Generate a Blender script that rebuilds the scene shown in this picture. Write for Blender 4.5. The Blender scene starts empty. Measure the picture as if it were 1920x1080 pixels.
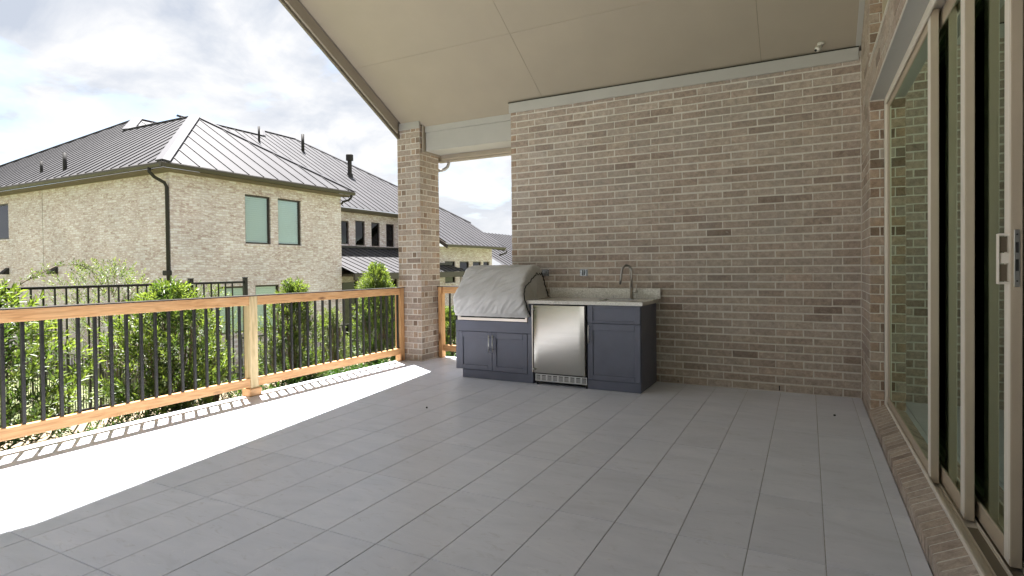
import bpy, math, random
import numpy as np
from mathutils import Vector, Matrix

random.seed(7)
rng = np.random.default_rng(11)
scene = bpy.context.scene
COL = scene.collection

# ------------------------------------------------------------------ camera
CAM_Z = 1.29
yaw, tilt, roll = 0.47992579, 0.01356602, 0.01052614
cy_, sy_ = math.cos(yaw), math.sin(yaw); ct_, st_ = math.cos(tilt), math.sin(tilt)
fwd = Vector((-sy_ * ct_, cy_ * ct_, -st_)); right = Vector((cy_, sy_, 0)); down = fwd.cross(right)
r2 = right * math.cos(roll) + down * math.sin(roll)
d2 = down * math.cos(roll) - right * math.sin(roll)
cam_data = bpy.data.cameras.new('camera')
cam = bpy.data.objects.new('camera', cam_data)
COL.objects.link(cam)
M = Matrix((r2, -d2, -fwd)).transposed().to_4x4()
M.translation = Vector((0, 0, CAM_Z))
cam.matrix_world = M
cam_data.sensor_width = 36.0
cam_data.lens = 1065.23 / 1920 * 36.0
cam_data.shift_y = -(540 - 517.89) / 1920
cam_data.clip_start = 0.05
cam_data.clip_end = 2000
scene.camera = cam

# ------------------------------------------------------------------ exposure
EXPOSURE = 2.80
SUN = 3.8
CLOUD = 0.143
SKY = 0.044
scene.view_settings.view_transform = 'Standard'
scene.view_settings.look = 'None'
scene.view_settings.exposure = EXPOSURE
scene.view_settings.gamma = 1.0
scene.view_settings.use_curve_mapping = False
scene.render.resolution_x = 1024
scene.render.resolution_y = 576
try:
    scene.cycles.max_bounces = 8
    scene.cycles.diffuse_bounces = 5
    scene.cycles.transparent_max_bounces = 16
    scene.cycles.sample_clamp_indirect = 6.0
except Exception:
    pass

# ------------------------------------------------------------------ sun and sky
to_sun = Vector((-0.304, 0.19, 1.0)).normalized()
elev = math.asin(to_sun.z)
azim = math.atan2(to_sun.x, to_sun.y)          # clockwise from +Y is how the sky node counts
sd = bpy.data.lights.new('sun', 'SUN'); sd.energy = SUN; sd.angle = math.radians(0.5); sd.color = (1.0, 0.975, 0.945)
so = bpy.data.objects.new('sun', sd); COL.objects.link(so)
so.rotation_euler = to_sun.to_track_quat('Z', 'Y').to_euler()
so.location = (-10, 6, 30)

world = bpy.data.worlds.new('World'); scene.world = world; world.use_nodes = True
nt = world.node_tree; nt.nodes.clear()
def N(nt, t, **kw):
    n = nt.nodes.new(t)
    for k, v in kw.items():
        if k.startswith('i_'):
            n.inputs[int(k[2:])].default_value = v
        else:
            setattr(n, k, v)
    return n
def L(nt, a, ao, b, bi): nt.links.new(a.outputs[ao], b.inputs[bi])
out = N(nt, 'ShaderNodeOutputWorld')
sky = N(nt, 'ShaderNodeTexSky', sky_type='NISHITA', sun_disc=False)
sky.sun_elevation = elev; sky.sun_rotation = azim
bg1 = N(nt, 'ShaderNodeBackground'); bg1.inputs[1].default_value = SKY
L(nt, sky, 0, bg1, 0)
geo = N(nt, 'ShaderNodeTexCoord')
sep = N(nt, 'ShaderNodeSeparateXYZ'); L(nt, geo, 'Generated', sep, 0)
zc = N(nt, 'ShaderNodeMath', operation='MAXIMUM', i_1=0.0); L(nt, sep, 2, zc, 0)
za = N(nt, 'ShaderNodeMath', operation='ADD', i_1=0.28); L(nt, zc, 0, za, 0)
dx = N(nt, 'ShaderNodeMath', operation='DIVIDE'); L(nt, sep, 0, dx, 0); L(nt, za, 0, dx, 1)
dy = N(nt, 'ShaderNodeMath', operation='DIVIDE'); L(nt, sep, 1, dy, 0); L(nt, za, 0, dy, 1)
cb = N(nt, 'ShaderNodeCombineXYZ'); L(nt, dx, 0, cb, 0); L(nt, dy, 0, cb, 1); cb.inputs[2].default_value = 3.7
def fbm(scale, detail, rough, dist):
    n = N(nt, 'ShaderNodeTexNoise'); n.inputs['Scale'].default_value = scale; n.inputs['Detail'].default_value = detail
    n.inputs['Roughness'].default_value = rough; n.inputs['Distortion'].default_value = dist
    L(nt, cb, 0, n, 'Vector'); return n
n1 = fbm(1.7, 9, 0.55, 0.25)
n2 = fbm(2.6, 10, 0.58, 0.35)
cov = N(nt, 'ShaderNodeMapRange', i_1=0.33, i_2=0.47); L(nt, n1, 0, cov, 0)
cr = N(nt, 'ShaderNodeValToRGB')
cr.color_ramp.elements[0].position = 0.36; cr.color_ramp.elements[0].color = (0.64, 0.70, 0.81, 1)
cr.color_ramp.elements[1].position = 0.64; cr.color_ramp.elements[1].color = (1.13, 1.12, 1.11, 1)
e = cr.color_ramp.elements.new(0.50); e.color = (0.86, 0.89, 0.95, 1)
L(nt, n2, 0, cr, 0)
bg2 = N(nt, 'ShaderNodeBackground'); bg2.inputs[1].default_value = CLOUD
hz = N(nt, 'ShaderNodeMapRange', i_1=0.0, i_2=0.22, i_3=0.85, i_4=0.0); L(nt, sep, 2, hz, 0)
hm = N(nt, 'ShaderNodeMix', data_type='RGBA'); L(nt, hz, 0, hm, 0); L(nt, cr, 0, hm, 6); hm.inputs[7].default_value = (0.95, 0.965, 0.99, 1)
nt.links.new(hm.outputs[2], bg2.inputs[0])
mx = N(nt, 'ShaderNodeMixShader'); L(nt, cov, 0, mx, 0); L(nt, bg1, 0, mx, 1); L(nt, bg2, 0, mx, 2)
L(nt, mx, 0, out, 0)

# ------------------------------------------------------------------ materials
MATS = {}
def newmat(name):
    m = bpy.data.materials.new(name); m.use_nodes = True
    nt = m.node_tree; b = nt.nodes['Principled BSDF']; MATS[name] = m
    return m, nt, b
def ramp(nt, stops, interp='LINEAR'):
    r = N(nt, 'ShaderNodeValToRGB'); cr = r.color_ramp; cr.interpolation = interp
    cr.elements[0].position = stops[0][0]; cr.elements[0].color = (*stops[0][1], 1)
    cr.elements[1].position = stops[-1][0]; cr.elements[1].color = (*stops[-1][1], 1)
    for p, c in stops[1:-1]:
        e = cr.elements.new(p); e.color = (*c, 1)
    return r
def noise(nt, vec, scale, detail=4, rough=0.5, dist=0.0):
    n = N(nt, 'ShaderNodeTexNoise'); n.inputs['Scale'].default_value = scale; n.inputs['Detail'].default_value = detail
    n.inputs['Roughness'].default_value = rough; n.inputs['Distortion'].default_value = dist
    if vec is not None: nt.links.new(vec, n.inputs['Vector'])
    return n
def mapping(nt, vec, scale=(1, 1, 1), loc=(0, 0, 0), rot=(0, 0, 0)):
    m = N(nt, 'ShaderNodeMapping'); m.inputs['Scale'].default_value = scale; m.inputs['Location'].default_value = loc
    m.inputs['Rotation'].default_value = rot
    nt.links.new(vec, m.inputs['Vector']); return m
def pos(nt): return N(nt, 'ShaderNodeNewGeometry').outputs['Position']
def mixc(nt, fac, a, b, mode='MIX'):
    m = N(nt, 'ShaderNodeMix', data_type='RGBA', blend_type=mode)
    for v, i in ((fac, 0), (a, 6), (b, 7)):
        if hasattr(v, 'is_output'): nt.links.new(v, m.inputs[i])
        elif i == 0: m.inputs[0].default_value = v
        else: m.inputs[i].default_value = (*v, 1)
    return m.outputs[2]
def bump(nt, b, h, strength=0.3, dist=0.01):
    bp = N(nt, 'ShaderNodeBump'); bp.inputs['Strength'].default_value = strength; bp.inputs['Distance'].default_value = dist
    nt.links.new(h, bp.inputs['Height']); nt.links.new(bp.outputs[0], b.inputs['Normal']); return bp
def maprange(nt, v, a, b, c=0.0, d=1.0):
    m = N(nt, 'ShaderNodeMapRange', i_1=a, i_2=b, i_3=c, i_4=d); nt.links.new(v, m.inputs[0]); return m.outputs[0]
def objrand(nt):
    """a random number that is different for every brick, joined or not"""
    oi = N(nt, 'ShaderNodeObjectInfo').outputs['Random']; isl = N(nt, 'ShaderNodeNewGeometry').outputs['Random Per Island']
    a = N(nt, 'ShaderNodeMath', operation='MULTIPLY_ADD', i_1=7.13); nt.links.new(oi, a.inputs[0]); nt.links.new(isl, a.inputs[2])
    f = N(nt, 'ShaderNodeMath', operation='FRACT'); nt.links.new(a.outputs[0], f.inputs[0]); return f.outputs[0]

def simple(name, col, rough=0.6, metal=0.0, var=0.0, vscale=8, bumps=0.0, bscale=200, spec=0.5):
    m, nt, b = newmat(name)
    b.inputs['Base Color'].default_value = (*col, 1); b.inputs['Roughness'].default_value = rough
    b.inputs['Metallic'].default_value = metal; b.inputs['Specular IOR Level'].default_value = spec
    if var > 0:
        p = pos(nt); n = noise(nt, p, vscale, 6, 0.6)
        lo = tuple(c * (1 - var) for c in col); hi = tuple(min(1, c * (1 + var)) for c in col)
        r = ramp(nt, [(0.3, lo), (0.7, hi)]); nt.links.new(n.outputs[0], r.inputs[0]); nt.links.new(r.outputs[0], b.inputs['Base Color'])
        rr = maprange(nt, n.outputs[0], 0.3, 0.7, rough * 0.85, min(1, rough * 1.15)); nt.links.new(rr, b.inputs['Roughness'])
    if bumps > 0:
        n = noise(nt, pos(nt), bscale, 3, 0.6); bump(nt, b, n.outputs[0], bumps, 0.003)
    return m

def brickmat(name, stops, spots=True):
    m, nt, b = newmat(name)
    p = pos(nt); rv = objrand(nt)
    r = ramp(nt, stops); nt.links.new(rv, r.inputs[0])
    n = noise(nt, p, 26, 8, 0.65, 0.4); v = maprange(nt, n.outputs[0], 0.3, 0.72, 0.70, 1.22)
    cbn = N(nt, 'ShaderNodeCombineXYZ'); [nt.links.new(v, cbn.inputs[i]) for i in range(3)]
    c = mixc(nt, 1.0, r.outputs[0], cbn.outputs[0], 'MULTIPLY')
    n2 = noise(nt, p, 140, 4, 0.7); v2 = maprange(nt, n2.outputs[0], 0.25, 0.75, 0.82, 1.18)
    cb2 = N(nt, 'ShaderNodeCombineXYZ'); [nt.links.new(v2, cb2.inputs[i]) for i in range(3)]
    c = mixc(nt, 1.0, c, cb2.outputs[0], 'MULTIPLY')
    # grey-green wash over patches of the wall, and lime smears
    n3 = noise(nt, p, 2.3, 4, 0.6); f3 = maprange(nt, n3.outputs[0], 0.48, 0.66, 0.0, 0.35)
    c = mixc(nt, f3, c, (0.29, 0.27, 0.24))
    if spots:
        n4 = noise(nt, p, 11, 5, 0.7, 1.0); f4 = maprange(nt, n4.outputs[0], 0.67, 0.73, 0.0, 0.6)
        c = mixc(nt, f4, c, (0.50, 0.46, 0.42))
    nt.links.new(c, b.inputs['Base Color']); b.inputs['Roughness'].default_value = 0.9
    b.inputs['Specular IOR Level'].default_value = 0.25
    nb = noise(nt, p, 190, 5, 0.7); bump(nt, b, nb.outputs[0], 0.6, 0.004)
    return m
brickmat('brick', [(0.0, (0.24, 0.18, 0.14)), (0.02, (0.30, 0.235, 0.19)), (0.12, (0.36, 0.285, 0.23)), (0.4, (0.41, 0.335, 0.275)),
                   (0.62, (0.445, 0.37, 0.305)), (0.8, (0.42, 0.345, 0.275)), (0.92, (0.45, 0.355, 0.285)), (1.0, (0.45, 0.39, 0.335))])
brickmat('brick_header', [(0.0, (0.20, 0.14, 0.10)), (0.3, (0.33, 0.235, 0.17)), (0.6, (0.40, 0.285, 0.20)), (1.0, (0.43, 0.345, 0.275))])
m, nt, b = newmat('mortar')
n = noise(nt, pos(nt), 60, 6, 0.7); r = ramp(nt, [(0.3, (0.54, 0.50, 0.435)), (0.7, (0.66, 0.62, 0.545))]); nt.links.new(n.outputs[0], r.inputs[0])
nt.links.new(r.outputs[0], b.inputs['Base Color']); b.inputs['Roughness'].default_value = 0.95; bump(nt, b, n.outputs[0], 0.6, 0.004)

# porcelain tile: each tile a little different, streaks of slate
m, nt, b = newmat('tile')
p = pos(nt); oi = N(nt, 'ShaderNodeObjectInfo').outputs['Random']
off = N(nt, 'ShaderNodeVectorMath', operation='SCALE'); cbo = N(nt, 'ShaderNodeCombineXYZ')
nt.links.new(oi, cbo.inputs[0]); nt.links.new(oi, cbo.inputs[1]); nt.links.new(oi, cbo.inputs[2]); nt.links.new(cbo.outputs[0], off.inputs[0]); off.inputs['Scale'].default_value = 40
add = N(nt, 'ShaderNodeVectorMath', operation='ADD'); nt.links.new(p, add.inputs[0]); nt.links.new(off.outputs[0], add.inputs[1])
mp = mapping(nt, add.outputs[0], (1.0, 2.6, 1.0), rot=(0, 0, 0.35))
n1 = noise(nt, mp.outputs[0], 2.2, 9, 0.62, 0.9)
r = ramp(nt, [(0.22, (0.55, 0.565, 0.62)), (0.42, (0.64, 0.66, 0.73)), (0.6, (0.69, 0.705, 0.775)), (0.8, (0.76, 0.77, 0.82))]); nt.links.new(n1.outputs[0], r.inputs[0])
mp2 = mapping(nt, add.outputs[0], (1.0, 3.2, 1.0), rot=(0, 0, 0.5))
n2 = noise(nt, mp2.outputs[0], 5.0, 8, 0.7, 2.0); f = maprange(nt, n2.outputs[0], 0.57, 0.68, 0.0, 0.5)
c = mixc(nt, f, r.outputs[0], (0.47, 0.47, 0.485))
n2b = noise(nt, mp2.outputs[0], 9.0, 8, 0.7, 1.6); f2 = maprange(nt, n2b.outputs[0], 0.63, 0.69, 0.0, 0.6)
c = mixc(nt, f2, c, (0.84, 0.84, 0.85))
tv = maprange(nt, oi, 0, 1, 0.955, 1.03); cbt = N(nt, 'ShaderNodeCombineXYZ'); [nt.links.new(tv, cbt.inputs[i]) for i in range(3)]
c = mixc(nt, 1.0, c, cbt.outputs[0], 'MULTIPLY')
nt.links.new(c, b.inputs['Base Color'])
rr = maprange(nt, n1.outputs[0], 0.3, 0.7, 0.30, 0.42); nt.links.new(rr, b.inputs['Roughness'])
n3 = noise(nt, mp.outputs[0], 16, 6, 0.6); bump(nt, b, n3.outputs[0], 0.12, 0.003)
simple('grout', (0.42, 0.40, 0.385), 0.95, var=0.2, vscale=30)

def wood(name, axis, tint=1.12, yellow=0.0):
    m, nt, b = newmat(name)
    p = pos(nt); s = [16, 16, 16]; s[axis] = 1.1
    mp = mapping(nt, p, tuple(s))
    n = noise(nt, mp.outputs[0], 1.6, 7, 0.6, 1.8)
    a = (0.44 * tint, 0.215 * tint, 0.08 * tint); c1 = (0.60 * tint, 0.335 * tint, 0.145 * tint); c2 = (0.68 * tint, 0.42 * tint, 0.21 * tint)
    if yellow:
        a = (0.44, 0.32, 0.15); c1 = (0.66, 0.51, 0.27); c2 = (0.74, 0.61, 0.36)
    r = ramp(nt, [(0.3, a), (0.5, c1), (0.72, c2)]); nt.links.new(n.outputs[0], r.inputs[0])
    s2 = [5, 5, 5]; s2[axis] = 1.6
    mk = mapping(nt, p, tuple(s2)); vo = N(nt, 'ShaderNodeTexVoronoi'); vo.inputs['Scale'].default_value = 1.3; nt.links.new(mk.outputs[0], vo.inputs['Vector'])
    k = maprange(nt, vo.outputs['Distance'], 0.07, 0.17, 0.85, 0.0)
    c = mixc(nt, k, r.outputs[0], (0.13, 0.05, 0.02))
    fine = noise(nt, mapping(nt, p, tuple(x * 9 for x in s)).outputs[0], 1.0, 3, 0.5)
    fv = maprange(nt, fine.outputs[0], 0.3, 0.7, 0.88, 1.1); cbf = N(nt, 'ShaderNodeCombineXYZ'); [nt.links.new(fv, cbf.inputs[i]) for i in range(3)]
    c = mixc(nt, 1.0, c, cbf.outputs[0], 'MULTIPLY')
    nt.links.new(c, b.inputs['Base Color']); b.inputs['Roughness'].default_value = 0.62; bump(nt, b, fine.outputs[0], 0.25, 0.002)
wood('wood_along_y', 1); wood('wood_along_x', 0); wood('wood_along_z', 2); wood('wood_post', 2, 1.0, 1)
simple('black_metal', (0.018, 0.017, 0.016), 0.42, 0.0, var=0.25, vscale=30)
simple('iron', (0.012, 0.012, 0.012), 0.4, 0.0)
simple('bronze_cap', (0.055, 0.045, 0.04), 0.32, 0.6)
simple('ceiling_paint', (0.345, 0.297, 0.23), 0.82, var=0.05, vscale=2.2, bumps=0.12, bscale=60)
simple('frieze_paint', (0.42, 0.405, 0.37), 0.6, var=0.05, vscale=3)
simple('dark_trim', (0.16, 0.135, 0.10), 0.6)
simple('joint_dark', (0.05, 0.045, 0.035), 0.9)
simple('roof_back', (0.15, 0.14, 0.13), 0.8)
simple('cabinet_blue', (0.115, 0.123, 0.168), 0.42, var=0.08, vscale=6)
simple('cabinet_gap', (0.012, 0.013, 0.016), 0.8)
simple('rubber', (0.015, 0.015, 0.015), 0.7)
simple('piping', (0.01, 0.01, 0.01), 0.6)
simple('brushed_nickel', (0.62, 0.61, 0.58), 0.28, 1.0)
simple('faucet_steel', (0.36, 0.34, 0.31), 0.3, 1.0)
simple('trim_steel', (0.72, 0.66, 0.60), 0.38, 0.75)
simple('grille_steel', (0.62, 0.62, 0.62), 0.4, 0.8)
simple('galvanised', (0.33, 0.345, 0.36), 0.38, 0.7, var=0.4, vscale=50)
simple('door_vinyl', (0.43, 0.35, 0.255), 0.5, var=0.05, vscale=4)
simple('door_vinyl_pale_lit', (0.70, 0.64, 0.55), 0.45)  # pale vinyl; on the sash faces its paler tone stands in for daylight
simple('seal_black', (0.018, 0.017, 0.015), 0.7)
simple('interior', (0.07, 0.065, 0.055), 0.8, var=0.2, vscale=1.5)
simple('gutter_brown', (0.048, 0.038, 0.029), 0.5, var=0.08, vscale=4)
simple('downspout_dark', (0.03, 0.027, 0.026), 0.65, spec=.25)
simple('soffit_brown', (0.13, 0.10, 0.065), 0.7)
simple('window_bronze', (0.03, 0.022, 0.018), 0.4)
simple('blind', (0.80, 0.845, 0.86), 0.6)
simple('house_interior', (0.05, 0.055, 0.06), 0.8)
simple('concrete_cream', (0.235, 0.185, 0.118), 0.9, var=0.12, vscale=9, bumps=0.3)
simple('bounce_paving', (0.68, 0.665, 0.64), 0.9, var=0.1, vscale=3)  # kept pale so the added paving bounces more light
simple('soil', (0.05, 0.037, 0.027), 0.95, var=0.4, vscale=14, bumps=0.8, bscale=40)
simple('slab_side', (0.33, 0.31, 0.28), 0.9, var=0.1)
simple('bark', (0.16, 0.12, 0.085), 0.85, var=0.3, vscale=30, bumps=0.4)
simple('white_plastic', (0.6, 0.58, 0.52), 0.45)
simple('lens', (0.01, 0.01, 0.012), 0.15)
simple('sink_steel', (0.22, 0.215, 0.20), 0.35, 0.9)
simple('weep', (0.004, 0.004, 0.004), 0.9)

m, nt, b = newmat('granite')
p = pos(nt)
v = N(nt, 'ShaderNodeTexVoronoi'); v.inputs['Scale'].default_value = 190; nt.links.new(p, v.inputs['Vector'])
n = noise(nt, p, 14, 7, 0.65, 0.6); n5 = noise(nt, p, 75, 4, 0.6)
r = ramp(nt, [(0.3, (0.50, 0.47, 0.43)), (0.55, (0.68, 0.655, 0.61)), (0.75, (0.78, 0.765, 0.73))]); nt.links.new(n5.outputs[0], r.inputs[0])
f = maprange(nt, n.outputs[0], 0.58, 0.70, 0.0, 0.55); c = mixc(nt, f, r.outputs[0], (0.20, 0.185, 0.165))
n6 = noise(nt, p, 110, 3, 0.5, 0.5); f6 = maprange(nt, n6.outputs[0], 0.68, 0.72, 0.0, 0.85); c = mixc(nt, f6, c, (0.05, 0.045, 0.04))
nt.links.new(c, b.inputs['Base Color']); b.inputs['Roughness'].default_value = 0.16

m, nt, b = newmat('stainless')
p = pos(nt); mp = mapping(nt, p, (2.0, 2.0, 260)); n = noise(nt, mp.outputs[0], 1.0, 4, 0.6)
b.inputs['Base Color'].default_value = (0.30, 0.29, 0.265, 1); b.inputs['Metallic'].default_value = 1.0
rr = maprange(nt, n.outputs[0], 0.3, 0.7, 0.15, 0.22); nt.links.new(rr, b.inputs['Roughness'])
nw = noise(nt, p, 3.0, 2, 0.5); bump(nt, b, nw.outputs[0], 0.05, 0.008)

m, nt, b = newmat('cover_fabric')
p = pos(nt); n = noise(nt, p, 900, 2, 0.5); n2 = noise(nt, p, 5, 6, 0.6)
r = ramp(nt, [(0.3, (0.49, 0.48, 0.465)), (0.7, (0.56, 0.55, 0.535))]); nt.links.new(n2.outputs[0], r.inputs[0])
nt.links.new(r.outputs[0], b.inputs['Base Color']); b.inputs['Roughness'].default_value = 0.75
b.inputs['Sheen Weight'].default_value = 0.2
mpw = mapping(nt, p, (1.0, 1.0, 1.0), rot=(0, 0.85, 0))
mpw2 = mapping(nt, mpw.outputs[0], (3.0, 6, 20)); nw = noise(nt, mpw2.outputs[0], 1.0, 5, 0.55, 0.8)
bump(nt, b, nw.outputs[0], 0.35, 0.015)

def glassmat(name, tint, refl, rough=0.0, ior=1.5, boost=1.0):
    m = bpy.data.materials.new(name); m.use_nodes = True; nt = m.node_tree; nt.nodes.clear(); MATS[name] = m
    o = N(nt, 'ShaderNodeOutputMaterial'); tr = N(nt, 'ShaderNodeBsdfTransparent'); tr.inputs[0].default_value = (*tint, 1)
    gl = N(nt, 'ShaderNodeBsdfGlossy'); gl.inputs['Color'].default_value = (*refl, 1); gl.inputs['Roughness'].default_value = rough
    fr = N(nt, 'ShaderNodeFresnel'); fr.inputs[0].default_value = ior
    mu = N(nt, 'ShaderNodeMath', operation='MULTIPLY', use_clamp=True, i_1=boost); L(nt, fr, 0, mu, 0)
    mx = N(nt, 'ShaderNodeMixShader'); L(nt, mu, 0, mx, 0); L(nt, tr, 0, mx, 1); L(nt, gl, 0, mx, 2); L(nt, mx, 0, o, 0)
glassmat('door_glass', (0.42, 0.50, 0.38), (0.66, 0.77, 0.64), 0.0, 1.6, 2.1)
glassmat('window_glass', (0.90, 0.935, 0.93), (0.85, 0.95, 0.95), 0.01, 1.45, 0.75)
glassmat('window_glass_dark', (0.22, 0.25, 0.25), (0.8, 0.82, 0.85), 0.01, 1.5, 1.2)

# pale slurried brick of the neighbouring house: too far to tell pieces apart
m, nt, b = newmat('house_brick')
p = pos(nt); sp = N(nt, 'ShaderNodeSeparateXYZ'); nt.links.new(p, sp.inputs[0])
ad = N(nt, 'ShaderNodeMath', operation='ADD'); nt.links.new(sp.outputs[0], ad.inputs[0]); nt.links.new(sp.outputs[1], ad.inputs[1])
cbx = N(nt, 'ShaderNodeCombineXYZ'); nt.links.new(ad.outputs[0], cbx.inputs[0]); nt.links.new(sp.outputs[2], cbx.inputs[1])
bt = N(nt, 'ShaderNodeTexBrick'); nt.links.new(cbx.outputs[0], bt.inputs['Vector']); bt.offset = 0.5
bt.inputs['Scale'].default_value = 1.0; bt.inputs['Brick Width'].default_value = 0.254; bt.inputs['Row Height'].default_value = 0.0795
bt.inputs['Mortar Size'].default_value = 0.008; bt.inputs['Mortar Smooth'].default_value = 0.3; bt.inputs['Bias'].default_value = 0.0
bt.inputs['Color1'].default_value = (0.0, 0.0, 0.0, 1); bt.inputs['Color2'].default_value = (1, 1, 1, 1); bt.inputs['Mortar'].default_value = (0.5, 0.5, 0.5, 1)
rb = ramp(nt, [(0.0, (0.43, 0.315, 0.32)), (0.25, (0.50, 0.39, 0.41)), (0.5, (0.545, 0.44, 0.47)), (0.75, (0.58, 0.49, 0.53)), (1.0, (0.68, 0.62, 0.68))])
nt.links.new(bt.outputs['Color'], rb.inputs[0])
nn = noise(nt, mapping(nt, cbx.outputs[0], (7, 19, 1)).outputs[0], 1.0, 5, 0.7, 0.3); fw = maprange(nt, nn.outputs[0], 0.49, 0.57, 0.0, 0.72)
c = mixc(nt, fw, rb.outputs[0], (0.82, 0.79, 0.83))
c = mixc(nt, bt.outputs['Fac'], c, (0.56, 0.475, 0.44))
n9 = noise(nt, cbx.outputs[0], 0.7, 4, 0.5); f9 = maprange(nt, n9.outputs[0], 0.3, 0.7, 0.90, 1.08); c9 = N(nt, 'ShaderNodeCombineXYZ'); [nt.links.new(f9, c9.inputs[i]) for i in range(3)]
c = mixc(nt, 1.0, c, c9.outputs[0], 'MULTIPLY')
nt.links.new(c, b.inputs['Base Color']); b.inputs['Roughness'].default_value = 0.92
inv = N(nt, 'ShaderNodeMath', operation='SUBTRACT', i_0=1.0); nt.links.new(bt.outputs['Fac'], inv.inputs[1]); bump(nt, b, inv.outputs[0], 0.5, 0.01)

# standing seam metal
m, nt, b = newmat('roof_metal')
p = pos(nt); n = noise(nt, p, 0.8, 4, 0.6); r = ramp(nt, [(0.3, (0.050, 0.048, 0.052)), (0.7, (0.062, 0.059, 0.063))]); nt.links.new(n.outputs[0], r.inputs[0])
nt.links.new(r.outputs[0], b.inputs['Base Color']); b.inputs['Metallic'].default_value = 0.0; b.inputs['Specular IOR Level'].default_value = 0.25
rr = maprange(nt, n.outputs[0], 0.3, 0.7, 0.55, 0.65); nt.links.new(rr, b.inputs['Roughness'])
simple('seam_shade_metal', (0.045, 0.042, 0.042), 0.5, 0.2)  # same metal as the panels, darkened to paint in the rib shade
simple('flashing', (0.058, 0.056, 0.063), 0.65, 0.0, spec=.2)

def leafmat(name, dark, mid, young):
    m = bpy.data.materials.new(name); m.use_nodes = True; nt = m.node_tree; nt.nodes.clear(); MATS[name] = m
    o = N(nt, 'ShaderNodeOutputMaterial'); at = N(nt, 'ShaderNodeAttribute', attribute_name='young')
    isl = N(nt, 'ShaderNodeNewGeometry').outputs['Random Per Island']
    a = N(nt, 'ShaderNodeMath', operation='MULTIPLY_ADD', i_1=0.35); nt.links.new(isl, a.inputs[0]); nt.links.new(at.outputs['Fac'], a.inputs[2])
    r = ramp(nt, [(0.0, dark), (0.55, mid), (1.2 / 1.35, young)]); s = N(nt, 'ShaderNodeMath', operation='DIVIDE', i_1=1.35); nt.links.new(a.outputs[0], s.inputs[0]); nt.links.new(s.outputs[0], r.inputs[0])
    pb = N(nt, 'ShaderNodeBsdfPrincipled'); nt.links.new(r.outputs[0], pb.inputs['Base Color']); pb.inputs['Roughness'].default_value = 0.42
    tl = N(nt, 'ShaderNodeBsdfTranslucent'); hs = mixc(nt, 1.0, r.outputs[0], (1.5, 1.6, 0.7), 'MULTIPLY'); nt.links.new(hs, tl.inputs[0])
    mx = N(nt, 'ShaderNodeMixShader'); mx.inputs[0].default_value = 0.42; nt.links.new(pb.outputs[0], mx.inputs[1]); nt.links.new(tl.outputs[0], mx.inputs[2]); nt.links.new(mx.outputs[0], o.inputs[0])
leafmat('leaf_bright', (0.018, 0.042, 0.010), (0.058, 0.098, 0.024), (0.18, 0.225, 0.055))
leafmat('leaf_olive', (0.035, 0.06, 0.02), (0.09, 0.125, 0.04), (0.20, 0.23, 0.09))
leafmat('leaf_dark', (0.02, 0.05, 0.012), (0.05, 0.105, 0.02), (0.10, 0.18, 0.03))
m, nt, b = newmat('grass')
p = pos(nt); n = noise(nt, p, 3.0, 8, 0.7); r = ramp(nt, [(0.3, (0.085, 0.105, 0.04)), (0.55, (0.16, 0.17, 0.075)), (0.75, (0.25, 0.23, 0.13))]); nt.links.new(n.outputs[0], r.inputs[0])
nt.links.new(r.outputs[0], b.inputs['Base Color']); b.inputs['Roughness'].default_value = 0.9
nb = noise(nt, p, 60, 4, 0.7); bump(nt, b, nb.outputs[0], 0.8, 0.03)

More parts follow.
